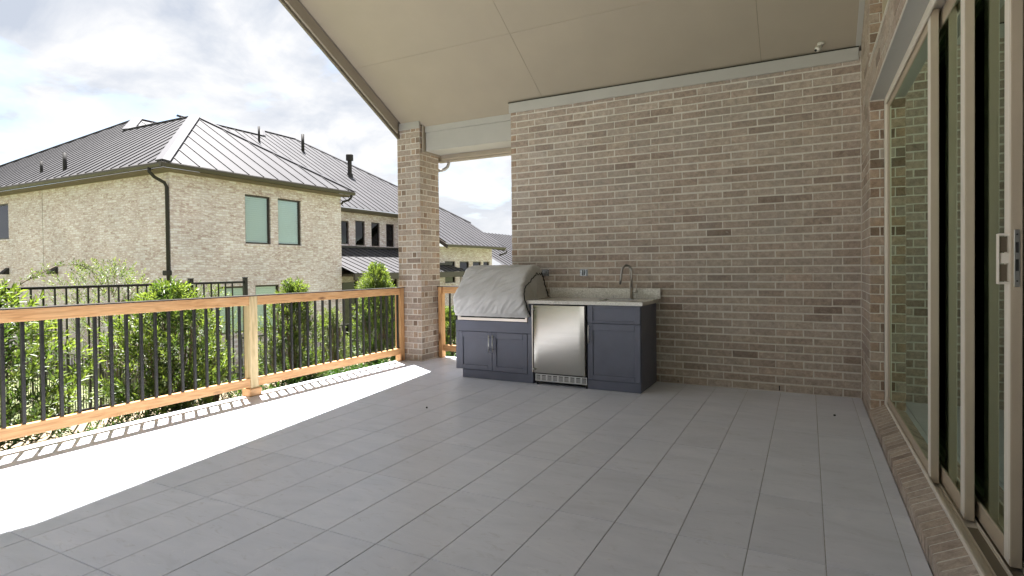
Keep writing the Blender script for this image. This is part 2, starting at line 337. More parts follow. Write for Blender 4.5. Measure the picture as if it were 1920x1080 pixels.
# ------------------------------------------------------------------ mesh helpers
class MB:
    def __init__(s): s.v = []; s.f = []; s.mi = []; s.cur = 0
    def face(s, idx): s.f.append(idx); s.mi.append(s.cur)
    def add(s, vs, fs):
        o = len(s.v); s.v += [tuple(x) for x in vs]
        for f in fs: s.face([o + i for i in f])
    def box(s, x0, x1, y0, y1, z0, z1):
        s.add([(x0, y0, z0), (x1, y0, z0), (x1, y1, z0), (x0, y1, z0), (x0, y0, z1), (x1, y0, z1), (x1, y1, z1), (x0, y1, z1)],
              [(0, 3, 2, 1), (4, 5, 6, 7), (0, 1, 5, 4), (1, 2, 6, 5), (2, 3, 7, 6), (3, 0, 4, 7)])
        return s
    def cbox(s, x0, x1, y0, y1, z0, z1, c=0.003):
        """box with chamfered edges"""
        c = min(c, (x1 - x0) * .45, (y1 - y0) * .45, (z1 - z0) * .45)
        X = (x0, x1); Y = (y0, y1); Z = (z0, z1); sg = (1, -1); vs = []; idx = {}
        for i in (0, 1):
            for j in (0, 1):
                for k in (0, 1):
                    idx[i, j, k, 0] = len(vs); vs.append((X[i], Y[j] + sg[j] * c, Z[k] + sg[k] * c))
                    idx[i, j, k, 1] = len(vs); vs.append((X[i] + sg[i] * c, Y[j], Z[k] + sg[k] * c))
                    idx[i, j, k, 2] = len(vs); vs.append((X[i] + sg[i] * c, Y[j] + sg[j] * c, Z[k]))
        fs = []
        for i in (0, 1):
            q = [idx[i, 0, 0, 0], idx[i, 1, 0, 0], idx[i, 1, 1, 0], idx[i, 0, 1, 0]]; fs.append(q if i else q[::-1])
            q = [idx[0, i, 0, 1], idx[1, i, 0, 1], idx[1, i, 1, 1], idx[0, i, 1, 1]]; fs.append(q[::-1] if i else q)
            q = [idx[0, 0, i, 2], idx[1, 0, i, 2], idx[1, 1, i, 2], idx[0, 1, i, 2]]; fs.append(q if i else q[::-1])
        for i in (0, 1):
            for j in (0, 1):
                q = [idx[i, j, 0, 0], idx[i, j, 0, 1], idx[i, j, 1, 1], idx[i, j, 1, 0]]; fs.append(q[::-1] if (i ^ j) else q)
                q = [idx[i, 0, j, 0], idx[i, 0, j, 2], idx[i, 1, j, 2], idx[i, 1, j, 0]]; fs.append(q if (i ^ j) else q[::-1])
                q = [idx[0, i, j, 1], idx[0, i, j, 2], idx[1, i, j, 2], idx[1, i, j, 1]]; fs.append(q[::-1] if (i ^ j) else q)
                for k in (0, 1):
                    q = [idx[i, j, k, 0], idx[i, j, k, 1], idx[i, j, k, 2]]; fs.append(q if (i + j + k) % 2 else q[::-1])
        s.add(vs, fs); return s
    def tube(s, pts, r, n=8, cap=True):
        pts = [Vector(p) for p in pts]; R = r if isinstance(r, (list, tuple)) else [r] * len(pts)
        o = len(s.v); t0 = (pts[1] - pts[0]).normalized(); up = Vector((0, 0, 1)) if abs(t0.z) < .9 else Vector((1, 0, 0)); a = t0.cross(up).normalized()
        for i, p in enumerate(pts):
            t = (pts[min(i + 1, len(pts) - 1)] - pts[max(i - 1, 0)]).normalized(); a = (a - t * a.dot(t)).normalized(); bb = t.cross(a)
            for k in range(n):
                g = 2 * math.pi * k / n; q = p + (a * math.cos(g) + bb * math.sin(g)) * R[i]; s.v.append(tuple(q))
        for i in range(len(pts) - 1):
            for k in range(n):
                s.face([o + i * n + k, o + i * n + (k + 1) % n, o + (i + 1) * n + (k + 1) % n, o + (i + 1) * n + k])
        if cap:
            s.face([o + k for k in range(n)][::-1]); s.face([o + (len(pts) - 1) * n + k for k in range(n)])
        return s
    def slab(s, pts, vec):
        n = len(pts); V = Vector(vec); a = [Vector(p) for p in pts]; s.add([*a, *[p + V for p in a]],
              [list(range(n)), list(range(n, 2 * n))[::-1]] + [[i, i + n, (i + 1) % n + n, (i + 1) % n] for i in range(n)]); return s
    def mesh(s, name, mats, smooth=False):
        me = bpy.data.meshes.new(name); me.from_pydata(s.v, [], s.f)
        for mm in (mats if isinstance(mats, (list, tuple)) else [mats]): me.materials.append(MATS[mm])
        if any(s.mi): me.polygons.foreach_set('material_index', s.mi)
        if smooth: me.polygons.foreach_set('use_smooth', [True] * len(me.polygons))
        me.update(); return me
    def parts(s, name, mats, parent, loc=(0, 0, 0), smooth=False):
        """one object for every primitive added"""
        comp = list(range(len(s.v)))
        def find(a):
            while comp[a] != a: comp[a] = comp[comp[a]]; a = comp[a]
            return a
        for f in s.f:
            r = find(f[0])
            for i in f[1:]: comp[find(i)] = r
        groups = {}
        for f, m_ in zip(s.f, s.mi): groups.setdefault(find(f[0]), []).append((f, m_))
        for fs in groups.values():
            ids = sorted({i for f, _ in fs for i in f}); mp = {a: k for k, a in enumerate(ids)}; q = MB()
            q.v = [s.v[i] for i in ids]; q.f = [[mp[i] for i in f] for f, _ in fs]; q.mi = [m_ for _, m_ in fs]
            q.build(name, mats, parent, smooth).location = loc
    def build(s, name, mats, parent=None, smooth=False, **props):
        return link(name, s.mesh(name, mats, smooth), parent, **props)
def link(name, data, parent=None, **props):
    o = bpy.data.objects.new(name, data); COL.objects.link(o)
    if parent is not None: o.parent = parent
    for k, v in props.items(): o[k] = v
    return o
def thing(name, label, cat, loc=(0, 0, 0), group=None, data=None):
    o = bpy.data.objects.new(name, data); COL.objects.link(o); o.location = loc
    o['label'] = label; o['category'] = cat
    if group: o['group'] = group
    return o
def structure(name): 
    o = bpy.data.objects.new(name, None); COL.objects.link(o); o['kind'] = 'structure'; return o

# ------------------------------------------------------------------ bricks
BR_CACHE = {}
def brick_geo(w, h, var, depth=0.03, proud=0.0):
    r = random.Random(int(w * 1e4) * 31 + int(h * 1e4) * 7 + var)
    j = lambda a: (r.random() - .5) * 2 * a
    c = 0.0045; hw, hh = w / 2, h / 2; V = []
    cs = [(-1, -1), (1, -1), (1, 1), (-1, 1)]; jo = [(j(.0016), j(.0016)) for _ in cs]
    for (a, b_), (p, q) in zip(cs, jo): V.append((a * (hw - c) + p, -proud + j(.0008), b_ * (hh - c) + q))
    for (a, b_), (p, q) in zip(cs, jo): V.append((a * hw + p, -proud + c, b_ * hh + q))
    for (a, b_), (p, q) in zip(cs, jo): V.append((a * hw + p, depth, b_ * hh + q))
    F = [(0, 1, 2, 3)]
    for k in range(4):
        n = (k + 1) % 4; F += [(4 + k, 4 + n, n, k), (8 + k, 8 + n, 4 + n, 4 + k)]
    return V, F
def brick_mesh(w, h, mat):
    key = (round(w, 3), round(h, 3), mat, random.randrange(4))
    if key not in BR_CACHE:
        V, F = brick_geo(key[0], key[1], key[3]); mb = MB(); mb.add(V, F); BR_CACHE[key] = mb.mesh('brick', mat)
    return BR_CACHE[key]
JT = 0.0082
def lay(parent, rects, origin, along, facing_rot, limit=300, size_key=None):
    """rects: (a0,a1,z0,z1) on a vertical face; origin + along*a; facing_rot: z rotation so that local -Y is the outward normal."""
    rects = [q for q in rects if q[1] - q[0] > 0.012 and q[3] - q[2] > 0.012]
    if size_key: rects.sort(key=size_key)
    rest = MB(); rmats = ['brick', 'brick_header']
    O = Vector(origin); A = Vector(along); R = Matrix.Rotation(facing_rot, 3, 'Z')
    for i, (a0, a1, z0, z1) in enumerate(rects):
        w = a1 - a0 - JT; h = z1 - z0 - JT
        if w < .008 or h < .008: continue
        c = O + A * ((a0 + a1) / 2) + Vector((0, 0, (z0 + z1) / 2))
        c += R @ Vector((0, random.uniform(-.0028, .0022), 0)); mt = 'brick_header' if (w < .115 and random.random() < .8) else 'brick'
        if i < limit:
            o = link('brick', brick_mesh(w, h, mt), parent); o.location = c; o.rotation_euler = (0, random.uniform(-.006, .006), facing_rot)
        else:
            V, F = brick_geo(w, h, random.randrange(4)); rest.cur = 0 if mt == 'brick' else 1
            rest.add([R @ Vector(v) + c for v in V], F)
    if rest.v: rest.build('brick_field', rmats, parent, kind='stuff')
CP = 0.0803

# ================================================================== PATIO FLOOR
floor = structure('patio_floor')
FX0, FX1, FY1 = -5.20, 0.46, 7.00
mb = MB(); mb.box(FX0, 0.445, -5.4, FY1, -0.30, -0.0045); mb.build('slab', 'grout', floor)
def tile_mesh(w, l):
    m = MB(); g = .0018; m.add([(g + .0015, g + .0015, 0), (w - g - .0015, g + .0015, 0), (w - g - .0015, l - g - .0015, 0), (g + .0015, l - g - .0015, 0),
                       (g, g, -.0015), (w - g, g, -.0015), (w - g, l - g, -.0015), (g, l - g, -.0015),
                       (g, g, -.02), (w - g, g, -.02), (w - g, l - g, -.02), (g, l - g, -.02)],
                      [(0, 1, 2, 3)] + [q for k in range(4) for q in ((4 + k, 4 + (k + 1) % 4, (k + 1) % 4, k), (8 + k, 8 + (k + 1) % 4, 4 + (k + 1) % 4, 4 + k))])
    return m
TC = {}; restt = MB()
xs = [0.379 - 0.3125 * k for k in range(0, 19)]; xs = sorted([x for x in xs if x > FX0 + .02] + [FX0, 0.4585])
ys = [1.34 - 0.716 * k for k in range(0, 10)] + [1.34 + 0.716 * k for k in range(1, 8)]; ys = sorted([y for y in ys if y < FY1 - .02] + [FY1])
for i in range(len(xs) - 1):
    for j in range(len(ys) - 1):
        w, l = round(xs[i + 1] - xs[i], 4), round(ys[j + 1] - ys[j], 4)
        if ys[j] > 6.38 and xs[i] > -3.3: continue
        if ys[j + 1] < 1.0:
            t = tile_mesh(w, l); restt.add([(a + xs[i], b_ + ys[j], c) for a, b_, c in t.v], t.f); continue
        if (w, l) not in TC: TC[w, l] = tile_mesh(w, l).mesh('tile', 'tile')
        o = link('tile', TC[w, l], floor); o.location = (xs[i], ys[j], random.uniform(-.0004, .0004))
restt.build('tile_field', 'tile', floor, kind='stuff')

# ================================================================== BACK WALL
bw = thing('brick_wall', 'tall taupe brick wall behind the outdoor kitchen', 'wall', (-1.43, 6.40, 0))
inv = Vector((1.43, -6.40, 0))
WX0, WX1, WY = -3.33, 0.46, 6.40
mb = MB(); mb.box(WX0 + .005, 0.60, WY + .0030, WY + .12, -.2, 3.34); mb.box(WX0 + .003, WX0 + .03, WY + .008, WY + 1.6, -.2, 3.34)
mb.build('mortar', 'mortar', bw).location = inv
rects = []
for k in range(41):
    z0, z1 = k * CP, (k + 1) * CP; a = WX0
    first = .2485 if k % 2 else .083
    e = a + first
    while a < WX1 - .02:
        rects.append((a, min(e, WX1), z0 + (.004 if k else 0), z1)); a = e; e = a + .2535
def off_rects(parent_loc): return -Vector(parent_loc)
visible = lambda q: not (q[0] < -1.55 and q[3] < .95)
rects = [(a, b_, c, d) for a, b_, c, d in rects]
lay(bw, rects, (1.43, -6.40 + WY, 0), (1, 0, 0), 0.0, 300, size_key=lambda q: (not visible(q)) * 100 - (q[1] - q[0] > .12) * 3 - q[0])
for o in bw.children:
    pass
# left return of that wall (end grain seen at the edge)
rects = []
for k in range(41):
    z0, z1 = k * CP, (k + 1) * CP; a = 0.0; e = .083 if k % 2 else .2485
    while a < .62:
        rects.append((a, min(e, .62), z0, z1)); a = e; e = a + .2535
lay(bw, rects, (WX0 + 1.43, .62, 0), (0, -1, 0), -math.pi / 2, 0)
mb = MB()
for x in (-1.19 - .085, -1.019, -.765, -.26, -.005, .248):
    mb.box(x - .0045, x + .0045, WY - .001, WY + .02, .012, .062)
mb.build('weep_holes', 'weep', bw, kind='stuff').location = inv
mb = MB(); mb.cbox(WX0 - .012, 0.44, WY - .024, WY + .05, 3.252, 3.372, .003); mb.build('frieze_board', 'frieze_paint', bw).location = inv
mb = MB(); mb.box(WX0 - .02, 0.44, WY - .030, WY + .04, 3.3725, 3.381); mb.build('caulk_line', 'joint_dark', bw).location = inv

# ================================================================== RIGHT WALL, reveal, rowlock sill
RX = 0.46
rw = thing('brick_wall', 'narrow brick wall and rowlock sill framing the sliding glass door', 'wall', (RX, 6.0, 0))
ri = Vector((-RX, -6.0, 0))
YR = 5.60
mb = MB()
mb.box(RX + .0045, .80, YR + .0045, 6.42, -.2, 5.9)          # pier
mb.box(RX + .0045, .80, -1.9, YR, 2.672, 2.94)              # lintel band
mb.box(RX + .0075, .80, -1.9, YR, -.25, .019)                # under the sill
mb.build('mortar', 'mortar', rw).location = ri
rects = []
for k in range(60):
    z0, z1 = k * CP, (k + 1) * CP
    a = YR; e = a + (.254 if k % 2 else .127)
    while a < 6.39:
        rects.append((a, min(e, 6.392), z0, z1)); a = e; e = a + .2535
band = []
for k in range(3):
    z0 = 2.675 + k * .0865; a = YR; e = a - (.2535 if k % 2 else .127)
    while a > -.5:
        band.append((e, a, z0, z0 + .0865)); a = e; e = a - .2535
lay(rw, [(a, b_, c, d) for a, b_, c, d in rects + band], (0, -6.0, 0), (0, 1, 0), -math.pi / 2, 180, size_key=lambda q: -q[2] if q[0] >= YR - .01 and q[2] < 3.6 else 50 - q[0])
# reveal facing the viewer
rects = []
for k in range(60):
    z0, z1 = k * CP, (k + 1) * CP
    if z0 > 5.2 or (2.62 < z0 < 2.9): continue
    rects += ([(0, .073, z0, z1), (.073, .106, z0, z1)] if k % 2 else [(0, .106, z0, z1)])
lay(rw, rects, (0.001, YR - 6.0, 0), (1, 0, 0), 0.0, 200)
# rowlock sill bricks, sloping out
y = YR - .006; W = .079
rowmesh = []
for v in range(4):
    m = MB(); rr = random.Random(v); jj = lambda: rr.uniform(-.0018, .0018); c = .004; hw = (W - .0125) / 2
    prof = [(.0, .0), (.0, .072), (.004, .0765), (.106, .129), (.106, 0.0)]
    o = len(m.v)
    vs = [(x + jj() * .5, -hw, z + jj() * .5) for x, z in prof]; vs2 = [(x, hw, z) for x, _, z in vs]
    m.add(vs + vs2, [[0, 1, 2, 3, 4], [9, 8, 7, 6, 5]] + [[i, i + 5, (i + 1) % 5 + 5, (i + 1) % 5] for i in range(5)])
    rowmesh.append(m.mesh('sill_brick', 'brick'))
while y > .9:
    o = link('sill_brick', random.choice(rowmesh), rw); o.location = (random.uniform(-.002, .001), y - W / 2 - 6.0, random.uniform(-.001, .001)); o.rotation_euler = (0, 0, random.uniform(-.02, .02)); y -= W
mb = MB(); mb.slab([(RX + .0025, .9, 0), (RX + .0025, YR, 0), (RX + .0025, YR, .073), (RX + .0025, .9, .073)], (.004, 0, 0))
mb.slab([(RX + .006, .9, .0755), (RX + .105, .9, .1265), (RX + .105, YR, .1265), (RX + .006, YR, .0755)], (0, 0, -.02)); mb.build('mortar', 'mortar', rw).location = ri
mb = MB(); mb.cbox(RX + .004, .566, -1.9, YR - .002, 2.655, 2.671, .002); mb.build('steel_lintel', 'frieze_paint', rw).location = ri
# clerestory window over the door
cw = thing('clerestory_window', 'beige framed window above the sliding door head', 'window', (.58, 4.6, 2.95))
mb = MB(); mb.cbox(-.03, .02, -5.5, .998, 0.0, .06); mb.cbox(-.03, .02, .94, .998, .061, 2.4); mb.parts('frame', 'door_vinyl', cw)
mb = MB(); mb.box(0, .006, -5.5, .94, .06, 2.6); mb.build('pane', 'door_glass', cw)
mb = MB(); mb.box(-.125, -.031, -5.5, .999, -.01, .012); mb.build('sill', 'mortar', cw)

# ================================================================== COLUMN
cx0, cx1, cy0, cy1 = -5.195, -4.80, 6.466, 6.93
co = thing('brick_column', 'square taupe brick column at the patio corner between the two railings', 'column', ((cx0 + cx1) / 2, (cy0 + cy1) / 2, 0))
ci = -Vector(co.location)
mb = MB(); mb.box(cx0 + .003, cx1 - .003, cy0 + .003, cy1 - .003, -.3, 3.30); mb.build('mortar', 'mortar', co).location = ci
fr, sidef, rest = [], [], []
for k in range(-3, 41):
    z0, z1 = k * CP + .01, (k + 1) * CP + .01
    W = cx1 - cx0; D = cy1 - cy0
    fr += [(0, .068, z0, z1), (.068, .15, z0, z1), (.15, W, z0, z1)] if k % 2 else [(0, .245, z0, z1), (.245, .325, z0, z1), (.325, W, z0, z1)]
    if z1 < 2.96 or True:
        sidef += [(0, .078, z0, z1), (.078, .165, z0, z1), (.165, D, z0, z1)] if k % 2 else [(0, .27, z0, z1), (.27, .37, z0, z1), (.37, D, z0, z1)]
lay(co, fr, (cx0 + ci.x, cy0 + ci.y, 0), (1, 0, 0), 0.0, 145, size_key=lambda q: q[2] if q[2] >= 0 else 50)
lay(co, sidef, (cx1 + ci.x, cy0 + ci.y, 0), (0, 1, 0), math.pi / 2, 145, size_key=lambda q: q[2] if q[2] >= 0 else 50)
lay(co, sidef, (cx0 + ci.x, cy1 + ci.y, 0), (0, -1, 0), -math.pi / 2, 0)
lay(co, fr, (cx1 + ci.x, cy1 + ci.y, 0), (-1, 0, 0), math.pi, 0)
mb = MB(); mb.cbox(cx0 - .01, cx1 + .006, cy0 - .018, cy0 + .012, 3.262, 3.40, .003); mb.build('trim_board', 'frieze_paint', co).location = ci

# ================================================================== PORCH ROOF
RIDGE_Y, S = 2.47, 0.56
def zc_(y): return 3.385 + S * (6.40 - y) if y >= RIDGE_Y else 3.385 + S * (6.40 - RIDGE_Y) - S * (RIDGE_Y - y)
pr = thing('porch_roof', 'vaulted porch roof with beige panelled ceiling over the patio', 'roof', (-2.3, 2.47, 3.4))
pi_ = -Vector(pr.location)
RXL, RXR = -5.12, 0.455
EY0, EY1 = -1.5, 7.02
def ceil_quad(mbx, x0, x1, y0, y1, dz, th):
    mbx.slab([(x0, y0, zc_(y0) + dz), (x1, y0, zc_(y0) + dz), (x1, y1, zc_(y1) + dz), (x0, y1, zc_(y1) + dz)], (0, 0, th))
xj = [RXL, -2.885 - 0.0, -0.417, RXR]
yj = [RIDGE_Y, 3.36, 5.55 - 1.066, 5.55, EY1]
yj = [RIDGE_Y, 4.40, 5.55, EY1]
for a in range(3):
    for b_ in range(3):
        mb = MB(); ceil_quad(mb, xj[a] + .002, xj[a + 1] - .002, yj[b_] + .002, yj[b_ + 1] - .002, 0, .009); mb.build('ceiling_panel', 'ceiling_paint', pr).location = pi_
    for y0, y1 in ((-1.5, -.1), (-.1, 1.2), (1.2, RIDGE_Y)):
        mb = MB(); ceil_quad(mb, xj[a] + .002, xj[a + 1] - .002, y0 + .002, y1 - .002, 0, .009); mb.build('ceiling_panel', 'ceiling_paint', pr).location = pi_
mb = MB()
for y0, y1 in ((RIDGE_Y, EY1), (EY0, RIDGE_Y)):
    ceil_quad(mb, RXL - .03, RXR + .25, y0, y1, .0105, .20)
mb.build('roof_deck', ['roof_back'], pr).location = pi_
mb = MB()
for x in (-2.885, -0.417): ceil_quad(mb, x - .003, x + .003, RIDGE_Y, EY1, .004, .004)
for y in (5.55, 4.40): mb.box(RXL, RXR, y - .003, y + .003, zc_(y) + .004, zc_(y) + .008)
mb.build('panel_joints', 'dark_trim', pr, kind='stuff').location = pi_
# barge board on the open rake
mb = MB()
ykink = 6.405
for y0, y1 in ((RIDGE_Y, ykink), (EY0, RIDGE_Y)):
    ceil_quad(mb, RXL - .036, RXL - .003, y0, y1, -.165, .40)
mb.build('barge_board', 'ceiling_paint', pr).location = pi_
mb = MB()
for y0, y1 in ((RIDGE_Y, ykink + .06), (EY0, RIDGE_Y)):
    ceil_quad(mb, RXL - .062, RXL - .030, y0, y1, -.205, .44)
mb.build('fascia_board', 'dark_trim', pr).location = pi_
mb = MB()
for y0, y1 in ((RIDGE_Y, 6.44), (EY0, RIDGE_Y)):
    ceil_quad(mb, RXL - .002, RXL + .012, y0, y1, -.012, .011)
mb.build('rake_shadow_strip', 'dark_trim', pr).location = pi_  # dark strip standing in for the shadow gap at the ceiling edge
mb = MB(); ceil_quad(mb, RX - .045, RX - .002, RIDGE_Y, 6.37, -.022, .021); mb.build('wall_trim', 'frieze_paint', pr).location = pi_
# beam between column and wall
mb = MB(); mb.cbox(cx1 + .03, WX0 - .003, 6.575, 6.93, 2.955, 3.215, .004); mb.build('beam', 'frieze_paint', pr).location = pi_
mb = MB(); mb.cbox(cx1 + .03, WX0 - .003, 6.558, 6.60, 3.2155, 3.34, .003); mb.build('beam_frieze', 'frieze_paint', pr).location = pi_
mb = MB(); mb.cbox(cx1 + .001, cx1 + .029, 6.52, 6.94, 2.93, 3.335, .003); mb.build('beam_end_board', 'ceiling_paint', pr).location = pi_
mb = MB(); mb.cbox(cx1 + .03, WX0 - .003, 6.935, 7.02, 2.90, 3.2, .003); mb.cbox(cx1 - .1, WX0 + .3, 7.025, 7.12, 2.88, 2.99, .01); mb.build('gutter', 'ceiling_paint', pr).location = pi_
mb = MB(); mb.tube([(-4.72, 7.07, 2.90), (-4.72, 7.07, 2.85), (-4.73, 7.05, 2.80), (-4.76, 7.02, 2.765), (-4.80, 6.99, 2.75), (-4.86, 6.95, 2.745)], .024, 10); mb.build('gutter_elbow', 'frieze_paint', pr, True).location = pi_
# camera on the ceiling
sc_ = thing('security_camera', 'small pale dome camera on the ceiling near the right wall', 'camera', (.12, 6.30, zc_(6.30)))
mb = MB(); mb.tube([(0, 0, .004), (0, 0, -.018)], .03, 16); mb.build('mount', 'white_plastic', sc_, True)
mb = MB(); mb.tube([(0, 0, -.015), (-.01, -.004, -.035), (-.025, -.012, -.05), (-.035, -.02, -.062), (-.042, -.026, -.068)], [.012, .022, .028, .024, .014], 14); mb.build('housing', 'white_plastic', sc_, True)
mb = MB(); mb.tube([(-.040, -.024, -.066), (-.047, -.03, -.073)], .012, 12); mb.build('lens', 'lens', sc_, True)

# ================================================================== SLIDING DOOR
sl = thing('sliding_door', 'stacked beige framed sliding glass door panels on the right', 'sliding door', (.58, 4.0, .0))
si = -Vector(sl.location)
mb = MB(); mb.cbox(.566, .578, 0.2, YR - .003, .02, .148, .002)
mb.cbox(.5785, .76, 0.2, YR - .003, .02, .102, .002)
for x in (.6245, .679, .735): mb.cbox(x - .003, x + .003, 0.2, YR - .05, .1025, .116, .001)
mb.cbox(.566, .76, YR - .045, YR - .004, .149, 2.648, .003)
mb.cbox(.566, .5765, -1.5, YR - .046, 2.60, 2.66, .002); mb.cbox(.5775, .76, -1.5, YR - .046, 2.648, 2.67, .002)
mb.parts('door_frame', 'door_vinyl_pale_lit', sl, si)
mb = MB(); mb.box(.686, .728, 0.2, 5.4, .1022, .1035); mb.box(.632, .672, 0.2, 3.2, .1022, .1035); mb.parts('track_seal', 'dark_trim', sl, si)
zb, zt = .118, 2.638
for n_, (x0, x1, yn, yf) in enumerate(((.5815, .619, 3.72, 5.55), (.6325, .670, 3.24, 4.98), (.688, .7265, 2.81, 4.55))):
    pn = bpy.data.objects.new('door_panel', None); COL.objects.link(pn); pn.parent = sl; pn.location = si
    st = .075
    mb = MB()
    mb.cbox(x0, x1, yn, yn + st, zb, zt, .003); mb.cbox(x0, x1, yf - st, yf, zb, zt, .003)
    mb.cbox(x0, x1, yn + st + .0005, yf - st - .0005, zb, zb + .085, .003); mb.cbox(x0, x1, yn + st + .0005, yf - st - .0005, zt - .085, zt, .003)
    mb.parts('stile', 'door_vinyl', pn)
    mb = MB(); mb.box(x0 + .006, x0 + .022, yn + st - .004, yf - st + .004, zb + .08, zt - .08); mb.build('glass_pane', 'door_glass', pn)
    mb = MB(); mb.box(x0 - .0006, x0 + .002, yn + .002, yn + .006, zb + .03, zt - .03); mb.cbox(x0 - .0015, x0 + .004, yn + .012, yn + st - .006, zb + .005, zt - .005, .001); mb.build('lit_face_strip', 'door_vinyl_pale_lit', pn)  # paler strip paints daylight onto the stile face
    mb = MB(); mb.box(x0 + .005, x1 - .004, yn + st, yn + st + .004, zb + .09, zt - .09); mb.build('gasket', 'seal_black', pn)
# latch handle of the nearest panel
h = bpy.data.objects.new('handle', None); COL.objects.link(h); h.parent = sl; h.location = si
yy = 2.822
mb = MB(); mb.cbox(.655, .6585, yy, yy + .03, 1.210, 1.405, .001); mb.cbox(.6586, .688, yy, yy + .03, 1.397, 1.406, .001); mb.cbox(.6586, .688, yy, yy + .03, 1.209, 1.218, .001); mb.cbox(.664, .688, yy, yy + .02, 1.29, 1.33, .001)
mb.build('pull', 'door_vinyl_pale_lit', h)
mb = MB(); mb.cbox(.666, .6875, yy + .021, yy + .027, 1.221, 1.286, .001); mb.cbox(.666, .6875, yy + .021, yy + .027, 1.334, 1.394, .001); mb.parts('grip', 'soffit_brown', h)
mb = MB(); mb.cbox(.6985, .7165, 2.8065, 2.8095, 1.20, 1.418, .001); mb.build('latch_plate', 'brushed_nickel', sl).location = si
mb = MB(); mb.box(.703, .712, 2.8055, 2.8064, 1.33, 1.37); mb.box(.703, .712, 2.8055, 2.8064, 1.26, 1.305); mb.tube([(.7075, 2.8064, 1.40), (.7075, 2.8045, 1.40)], .003, 8); mb.tube([(.7075, 2.8064, 1.222), (.7075, 2.8045, 1.222)], .003, 8); mb.parts('latch_slots', 'seal_black', sl, si)
# the room beyond
room = structure('interior_room')
mb = MB(); mb.box(.78, 6, -3, 7.5, -.06, .04); mb.box(.78, 6, -3, 7.5, 3.0, 3.05); mb.box(6, 6.05, -3, 7.5, 0, 3); mb.box(.78, 6, 7.5, 7.55, 0, 3); mb.box(.78, 6, -3.05, -3, 0, 3); mb.box(.765, .80, -3.0, -1.9, 0, 6); mb.box(.765, .80, 5.65, 7.5, 0, 6); mb.box(.765, .80, -3, 5.65, 2.68, 2.94)
mb.build('room_shell', 'interior', room)

# ================================================================== OUTDOOR KITCHEN
kt = thing('outdoor_kitchen', 'navy outdoor kitchen cabinets with speckled granite counter against the brick wall', 'cabinet', (-2.6, 6.0, 0))
ki = -Vector(kt.location)
YF = 5.72
mb = MB()
mb.box(-3.735, -2.728, YF + .022, 6.385, .105, .745)      # left carcass
mb.box(-3.655, -2.728, YF + .040, 6.38, .0, .1049)
mb.box(-2.785, -2.728, YF + .0218, 6.3852, .7451, .896)
mb.box(-2.081, -1.515, YF + .022, 6.385, .105, .896)
mb.parts('carcass', 'cabinet_blue', kt, ki)
mb = MB(); mb.cbox(-3.660, -2.728, YF + .010, YF + .0395, .001, .100, .002); mb.cbox(-2.081, -1.510, YF - .002, YF + .021, .001, .100, .002); mb.parts('toe_kick', 'cabinet_blue', kt, ki)
mb = MB(); mb.cbox(-1.5148, -1.508, YF + .021, 6.39, .001, .895, .002); mb.build('end_panel', 'cabinet_blue', kt).location = ki
mb = MB(); mb.cbox(-3.745, -2.726, YF, YF + .0215, .556, .682, .002); mb.cbox(-2.783, -2.726, YF, YF + .0215, .683, .895, .002); mb.cbox(-3.745, -3.702, YF, YF + .0215, .102, .5545, .002); mb.cbox(-2.79, -2.726, YF, YF + .0215, .102, .5545, .002)
mb.parts('face_frame', 'cabinet_blue', kt, ki)
def shaker(x0, x1, z0, z1, st=.05, name='door', rails=.068):
    d = bpy.data.objects.new(name, None); COL.objects.link(d); d.parent = kt; d.location = ki
    m = MB(); m.cbox(x0, x0 + st, YF - .004, YF + .0195, z0, z1, .002); m.cbox(x1 - st, x1, YF - .004, YF + .0195, z0, z1, .002)
    m.cbox(x0 + st + .0004, x1 - st - .0004, YF - .004, YF + .0195, z0, z0 + rails * .8, .002); m.cbox(x0 + st + .0004, x1 - st - .0004, YF - .004, YF + .0195, z1 - rails, z1, .002)
    m.parts('stile', 'cabinet_blue', d)
    m = MB(); m.box(x0 + st - .002, x1 - st + .002, YF + .008, YF + .018, z0 + rails * .8 - .002, z1 - rails + .002); m.build('door_inset', 'cabinet_blue', d)
    return d
dL = shaker(-3.70, -3.248, .105, .552, .055, 'cabinet_door'); dR = shaker(-3.2445, -2.793, .105, .552, .055, 'cabinet_door'); 
def bar(parent, x, z0, z1, r=.0065):
    m = MB(); m.tube([(x, YF - .038, z0), (x, YF - .038, z1)], r, 10); m.build('handle', 'brushed_nickel', parent, True)
    m = MB(); m.tube([(x, YF - .038, z1 - .03), (x, YF - .003, z1 - .03)], .005, 8); m.tube([(x, YF - .038, z0 + .03), (x, YF - .003, z0 + .03)], .005, 8); m.parts('handle_post', 'brushed_nickel', parent, (0, 0, 0), True)
bar(dL, -3.272, .326, .524); bar(dR, -3.222, .325, .523)
dr = shaker(-2.078, -1.513, .706, .892, .058, 'drawer_front', .03)
dd = shaker(-2.078, -1.513, .103, .700, .058, 'cabinet_door')
bar(dd, -2.057, .488, .682)
